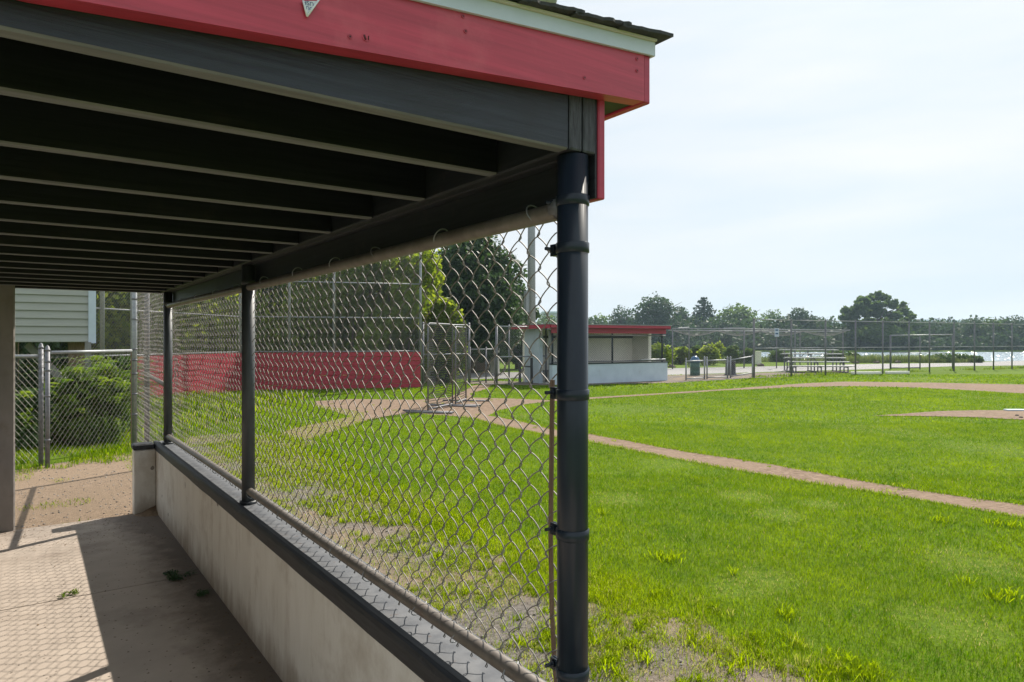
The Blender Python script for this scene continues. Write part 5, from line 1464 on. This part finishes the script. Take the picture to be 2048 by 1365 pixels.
# ------------------------------------------------------------------ low fence, gates and bins right of the far dugout
LF_ = empty('chain_link_fence', AT(1409, 27.3), 'low pipe and chain-link fence between the far dugout and the tall fence', 'fence')
lf = [(1372, 26.6, 0.83), (1409, 27.3, 0.88), (1414, 27.5, 0.86), (1455, 28.0, 0.85), (1461, 28.2, 0.86), (1505, 28.4, 0.92)]
for px, Y, h in lf: gpost('post', AT(px, Y), h, 0.031, M['galv'], LF_, n=10)
for (a, ya, ha), (b_, yb, hb2), in ((lf[0], lf[1]), (lf[2], lf[3]), (lf[4], lf[5])):
    h1 = 0.76; h2 = 0.76 if a < 1450 else 0.90
    mb = MB(); mb.tube([AT(a, ya, h1), AT(b_, yb, h2)], 0.026, 8); mb.build('top_rail', M['galv'], LF_)
    mb = MB(); mb.tube([AT(a, ya, 0.07), AT(b_, yb, 0.07 if a < 1450 else 0.22)], 0.022, 8); mb.build('bottom_rail', M['galv'], LF_)
    link_panel('chain_link', AT(a, ya).to_2d(), AT(b_, yb).to_2d(), 0.07, 0.76, M['far_wire'], LF_)
def lathe(prof, c, n=20):
    vs = []; c = Vector(c)
    for r, z in prof: vs += [c+Vector((r*math.cos(2*math.pi*k/n), r*math.sin(2*math.pi*k/n), z)) for k in range(n)]
    fs = [(i*n+k, i*n+(k+1) % n, (i+1)*n+(k+1) % n, (i+1)*n+k) for i in range(len(prof)-1) for k in range(n)]
    return vs, fs
c = AT(1390, 30.3)
t = empty('trash_can', c, 'green drum bin with a blue domed lid beside the low fence', 'trash can')
vs, fs = lathe([(0.0, 0.0), (0.215, 0.0), (0.22, 0.02), (0.215, 0.10), (0.225, 0.12), (0.215, 0.14), (0.215, 0.36), (0.225, 0.38), (0.215, 0.40), (0.22, 0.60), (0.20, 0.60)], c)
mb = MB(); mb.add(vs, fs, True); mb.build('drum', M['green_plastic'], t)
vs, fs = lathe([(0.235, 0.602), (0.24, 0.63), (0.215, 0.66), (0.19, 0.75), (0.14, 0.82), (0.07, 0.865), (0.001, 0.88)], c)
mb = MB(); mb.add(vs, fs, True); mb.build('lid', M['blue_plastic'], t)
c = AT(1461, 30.8)
t = empty('trash_can', c, 'open black barrel behind the low fence gate', 'trash can')
vs, fs = lathe([(0.0, 0.0), (0.27, 0.0), (0.27, 0.04), (0.235, 0.06), (0.225, 0.3), (0.215, 0.6), (0.225, 0.62), (0.205, 0.62), (0.20, 0.3), (0.0, 0.28)], c)
mb = MB(); mb.add(vs, fs, True); mb.build('barrel', M['black_plastic'], t)

# ------------------------------------------------------------------ tall fence on the right
TF = empty('chain_link_fence', AT(1508, 28.5), 'tall chain-link fence along the right behind the field grass', 'fence')
pxs = [1508, 1582.5, 1651, 1711, 1765.5, 1818, 1859, 1908, 1949, 1987, 2024, 2060, 2096, 2130, 2163]
fp = []
for px in pxs:
    yb = 756-(px-1508)/516*17.2
    Y = F*EYE/(yb-680); fp.append((AT(px, Y), Y))
for k, (p, Y) in enumerate(fp):
    gpost('post', p, 2.46, 0.042 if k == 0 else 0.036, M['galv_dark'], TF, n=10)
for k in range(len(fp)-1):
    a, b_ = fp[k][0], fp[k+1][0]
    for nm, z in (('top_rail', 2.45), ('mid_rail', 1.24)):
        mb = MB(); mb.tube([(a.x, a.y, z), (b_.x, b_.y, z)], 0.021, 6); mb.build(nm, M['galv'], TF)
    link_panel('chain_link', a.to_2d(), b_.to_2d(), 0.03, 2.45, M['black_wire'], TF, r=0.0012)

# bleachers
def bleachers():
    o = AT(1582, 32.6); rx = W(0.985, -0.17).normalized(); dp = W(0.17, 0.985).normalized()
    dp = Vector((-rx.y, rx.x, 0))
    if dp.dot(o) < 0: dp = -dp
    Lb = 2.85
    t = empty('bleachers', o+rx*Lb/2+dp*1.2, 'small five-row aluminium bleachers behind the tall fence', 'bleachers')
    zs = [0.36+0.185*i for i in range(5)]
    for i, z in enumerate(zs):
        a = o+dp*(0.61*i)
        mb = MB(); mb.obox(a+up*(z-0.04), rx*Lb, dp*0.25, up*0.04); mb.build('seat_plank', M['aluminium'], t)
        if i:
            b_ = a-dp*0.33+up*(z-0.25)
            mb = MB(); mb.obox(b_, rx*Lb, dp*0.25, up*0.035); mb.build('foot_plank', M['aluminium'], t)
    for s_ in (0.25, 1.4, 2.6):
        for i, z in enumerate(zs):
            a = o+dp*(0.61*i+0.12)+rx*s_
            mb = MB(); mb.bar(a, a+up*(z-0.041), 0.045, 0.045); mb.build('leg', M['galv_dark'], t)
            if i: 
                mb = MB(); mb.bar(a-dp*0.55+up*(z-0.27), a+up*(z-0.27), 0.035, 0.04); mb.build('foot_bracket', M['galv_dark'], t)
        mb = MB(); mb.bar(o+dp*0.1+rx*s_+up*0.03, o+dp*2.65+rx*s_+up*0.03, 0.05, 0.05); mb.build('sill', M['galv_dark'], t)
    mb = MB(); mb.bar(o+dp*2.52+rx*0.3+up*0.06, o+dp*2.52+rx*1.3+up*0.95, 0.03, 0.03); mb.build('brace', M['galv_dark'], t)
    mb = MB(); mb.bar(o+dp*0.7+rx*0.28+up*0.06, o+dp*2.4+rx*0.28+up*0.80, 0.03, 0.03); mb.build('brace', M['galv_dark'], t)
bleachers()

# batting cage with drooping net beyond the road fence
CG = empty('batting_cage', AT(1500, 39), 'long batting cage frame with drooping pale net beyond the fence', 'batting cage')
cz = ZY(660, 38)
for px, Y in ((1345, 37), (1378, 40), (1488, 38), (1488.5, 42), (1590, 39), (1600, 43), (1686, 40)):
    p = AT(px, Y); mb = MB(); mb.tube([p, p+up*cz], 0.035, 8); mb.build('post', M['galv_dark'], CG)
for a, ya, za, b_, yb, zb in ((1345, 37, 657, 1700, 40, 661), (1378, 40, 661, 1686, 43, 664), (1345, 37, 658, 1378, 40, 655), (1448, 39, 657, 1490, 37, 656), (1336, 38, 661, 1600, 41, 664)):
    mb = MB(); mb.tube([AT(a, ya, ZY(za, ya)), AT(b_, yb, ZY(zb, yb))], 0.03, 6); mb.build('rail', M['galv'], CG)
mb = MB()
nu, nv = 90, 14
def cpt(i, j):
    u = i/nu; w = j/nv
    Y = 37.5+4.0*w+2.5*u; px = 1348+u*345
    z = cz-0.05-0.28*abs(math.sin(u*math.pi*4))*math.sin(math.pi*w)**0.6
    return AT(px, Y, z)
for i in range(nu+1):
    for j in range(nv):
        p, q = cpt(i, j), cpt(i, j+1); mb.add([p, q, q+up*0.012, p+up*0.012], [(0, 1, 2, 3)])
for j in range(nv+1):
    for i in range(nu):
        p, q = cpt(i, j), cpt(i+1, j); mb.add([p, q, q+up*0.010, p+up*0.010], [(0, 1, 2, 3)])
for i in range(0, nu*2):
    u = i/(nu*2.0); px = 1348+u*345; Y = 37.5+2.5*u
    p = AT(px, Y, cz-0.02); mb.add([p-up*2.2-right*0.002, p-up*2.2+right*0.002, p+right*0.002, p-right*0.002], [(0, 1, 2, 3)])
mb.build('net', M['cage_net'], CG)

# small pipe goal frame
t = empty('goal_frame', AT(1840, 37.5), 'wide low pipe frame standing behind the tall fence', 'goal frame')
for px, Y in ((1781, 37.3), (1840, 37.8), (1905, 36.5)):
    p = AT(px, Y); mb = MB(); mb.tube([p, p+up*ZY(671, Y)], 0.05 if px < 1800 else 0.035, 8); mb.build('post', M['galv_dark'], t)
mb = MB(); mb.tube([AT(1781, 37.3, ZY(671.5, 37.3)), AT(1905, 36.5, ZY(670, 36.5))], 0.035, 8); mb.build('crossbar', M['galv'], t)
mb = MB(); mb.tube([AT(1781, 37.3, ZY(706, 37.3)), AT(1905, 36.5, ZY(706.5, 36.5))], 0.02, 8); mb.build('mid_rail', M['galv'], t)
mb = MB(); mb.tube([AT(1781, 37.3, 0.05), AT(1840, 37.8, 0.05)], 0.03, 8); mb.build('ground_rail', M['galv_dark'], t)
t = empty('concrete_curb', AT(1795, 31.8), 'low grey concrete block strip at the foot of the tall fence', 'curb')
mb = MB(); mb.obox(AT(1774, 31.6, 0), AT(1820, 31.9)-AT(1774, 31.6), W(0, 0.2), up*0.13); bevel(mb.build('block', M['far_cream'], t), 0.02)
mb = MB(); mb.obox(AT(1705, 31.3, 0), AT(1764, 31.5)-AT(1705, 31.3), W(0, 0.2), up*0.12); bevel(mb.build('block', M['far_cream'], t), 0.02)

# park sign and utility box beyond the fence
p = AT(1553, 38)
t = empty('sign', p, 'small white and blue notice sign on a thin post above the bleachers', 'sign')
mb = MB(); mb.tube([p, p+up*ZY(657, 38)], 0.03, 8); mb.build('post', M['galv_dark'], t)
mb = MB(); q = AT(1549.5, 37.9, ZY(674, 38)); mb.obox(q, right*0.24, W(0, 0.02), up*(ZY(657, 38)-ZY(674, 38))); mb.build('panel', M['white'], t)
for z, h in ((662, 2.2), (669, 2.5)):
    mb = MB(); q = AT(1551, 37.88, ZY(z, 38)); mb.obox(q, right*0.15, -W(0, 0.004), up*0.07); mb.build('panel_mark', M['blue_plastic'], t)
p = AT(1518, 44)
t = empty('utility_box', p, 'pale grey utility box left of the bleachers', 'utility box')
mb = MB(); mb.obox(p-right*0.16, right*0.32, W(0, 0.3), up*0.78); bevel(mb.build('cabinet', M['far_cream'], t), 0.02)
mb = MB(); mb.obox(p-right*0.19-W(0, 0.03)+up*0.781, right*0.38, W(0, 0.36), up*0.05); mb.build('lid', M['far_cream'], t)
# stones by the road
for px, py, lb in ((1522, 733, 'dark boulder by the road left of the bleachers'), (1712, 727.5, 'dark boulder at the road edge behind the fourth tall fence post'),
                   (1753, 727, 'dark boulder at the road edge left of the goal frame'), (1795, 726.5, 'dark boulder at the road edge under the goal frame'), (1344, 735.5, 'grey boulder by the road just right of the far dugout')):
    p = G(px, py); vs, fs = lathe([(0.02, 0.16), (0.16, 0.13), (0.22, 0.05), (0.20, -0.05)], (0, 0, 0), 9)
    rg = random.Random(px); vs = [Vector((v.x*rg.uniform(0.8, 1.25), v.y*rg.uniform(0.8, 1.2), v.z*rg.uniform(0.8, 1.3)))+p for v in vs]
    vs.append(p+up*0.18); n9 = len(vs)-1; fs += [(k, (k+1) % 9, n9) for k in range(9)]
    mb = MB(); mb.add(vs, fs); tag(mb.build('boulder', M['bark'], None, loc=p), lb, 'boulder', 'boulders along the road')

# pitching rubber on the mound
p = G(2043, 823.5)
mb = MB(); mb.obox(p-right*0.3+up*0.012, right*0.6, W(0, 0.15), up*0.03)
tag(bevel(mb.build('pitching_rubber', M['white_paint'], None, loc=p), 0.004), 'white pitching slab on the mound at the right edge', 'pitching slab')
for px, py, lb in ((2034, 833, 'left of two small dark clods on the mound dirt'), (2042, 837, 'right of two small dark clods on the mound dirt')):
    p = G(px, py); vs, fs = lathe([(0.001, 0.03), (0.03, 0.022), (0.04, 0.0)], p+up*0.012, 8); mb = MB(); mb.add(vs, fs)
    tag(mb.build('clod', M['bark'], None, loc=p), lb, 'clod', 'clods on the mound')

# far grey warehouse and a small building past the left trees
p = AT(1828, 420); q = AT(2000, 470)
t = empty('warehouse', (p+q)/2, 'long pale grey warehouse beyond the far trees', 'warehouse')
d = q-p; n_ = W(0.1, 1).normalized()
mb = MB(); mb.obox(p-up*2, d, n_*60, up*(ZY(642, 420)+2)); mb.build('wall', M['far_building'], t)
mb = MB(); mb.obox(p-n_*1+up*(ZY(642, 420)+0.01), d, n_*62, up*0.9); mb.build('parapet', M['white_paint'], t)
for s_ in (0.30, 0.68):
    mb = MB(); a = p+d*s_+n_*8+up*(ZY(642, 420)+0.95); mb.obox(a, d.normalized()*5, n_*5, up*1.3); mb.build('roof_unit', M['far_building'], t)
p = AT(1084, 190); q = AT(1125, 190)
t = empty('building', (p+q)/2, 'small flat grey building between the left trees and the near post', 'building')
mb = MB(); mb.obox(p-up*1, q-p, W(0, 12), up*(ZY(627, 190)+1)); mb.build('wall', M['far_building'], t)
mb = MB(); mb.obox(p+up*(ZY(627, 190)+0.01)-W(0, 0.3), q-p, W(0, 12.6), up*0.5); mb.build('parapet', M['white_paint'], t)
tree(1097, 150, 625, 60, M['leaf_far_light'], 'pale far tree left of the near post', FT, 0.04, 1700, 0.25, 10, 88, base_z=-0.35)
tree(1145, 150, 628, 60, M['leaf_far'], 'far tree hidden mostly behind the near post', FT, 0.04, 1300, 0.25, 10, 89, base_z=-0.35)

# ------------------------------------------------------------------ haze: the humid summer air
hz = bpy.data.materials.new('humid_air'); hz.use_nodes = True
ht = hz.node_tree
for n in list(ht.nodes): ht.nodes.remove(n)
ho = ht.nodes.new('ShaderNodeOutputMaterial'); pv = ht.nodes.new('ShaderNodeVolumePrincipled')
pv.inputs['Color'].default_value = (0.62, 0.82, 1.0, 1); pv.inputs['Density'].default_value = 0.0005; pv.inputs['Anisotropy'].default_value = 0.3
ht.links.new(pv.outputs[0], ho.inputs['Volume'])
mb = MB()
cs = [W(-900, -330), W(900, -330), W(2700, 2700), W(-900, 2700)]
mb.add([(c.x, c.y, -2.3) for c in cs]+[(c.x, c.y, 34.0) for c in cs], [(0, 3, 2, 1), (4, 5, 6, 7), (0, 1, 5, 4), (1, 2, 6, 5), (2, 3, 7, 6), (3, 0, 4, 7)])
HZ = mb.build('haze', hz)
tag(HZ, kind='stuff')
HZ['label'] = 'thin pale summer haze over the lake and field'
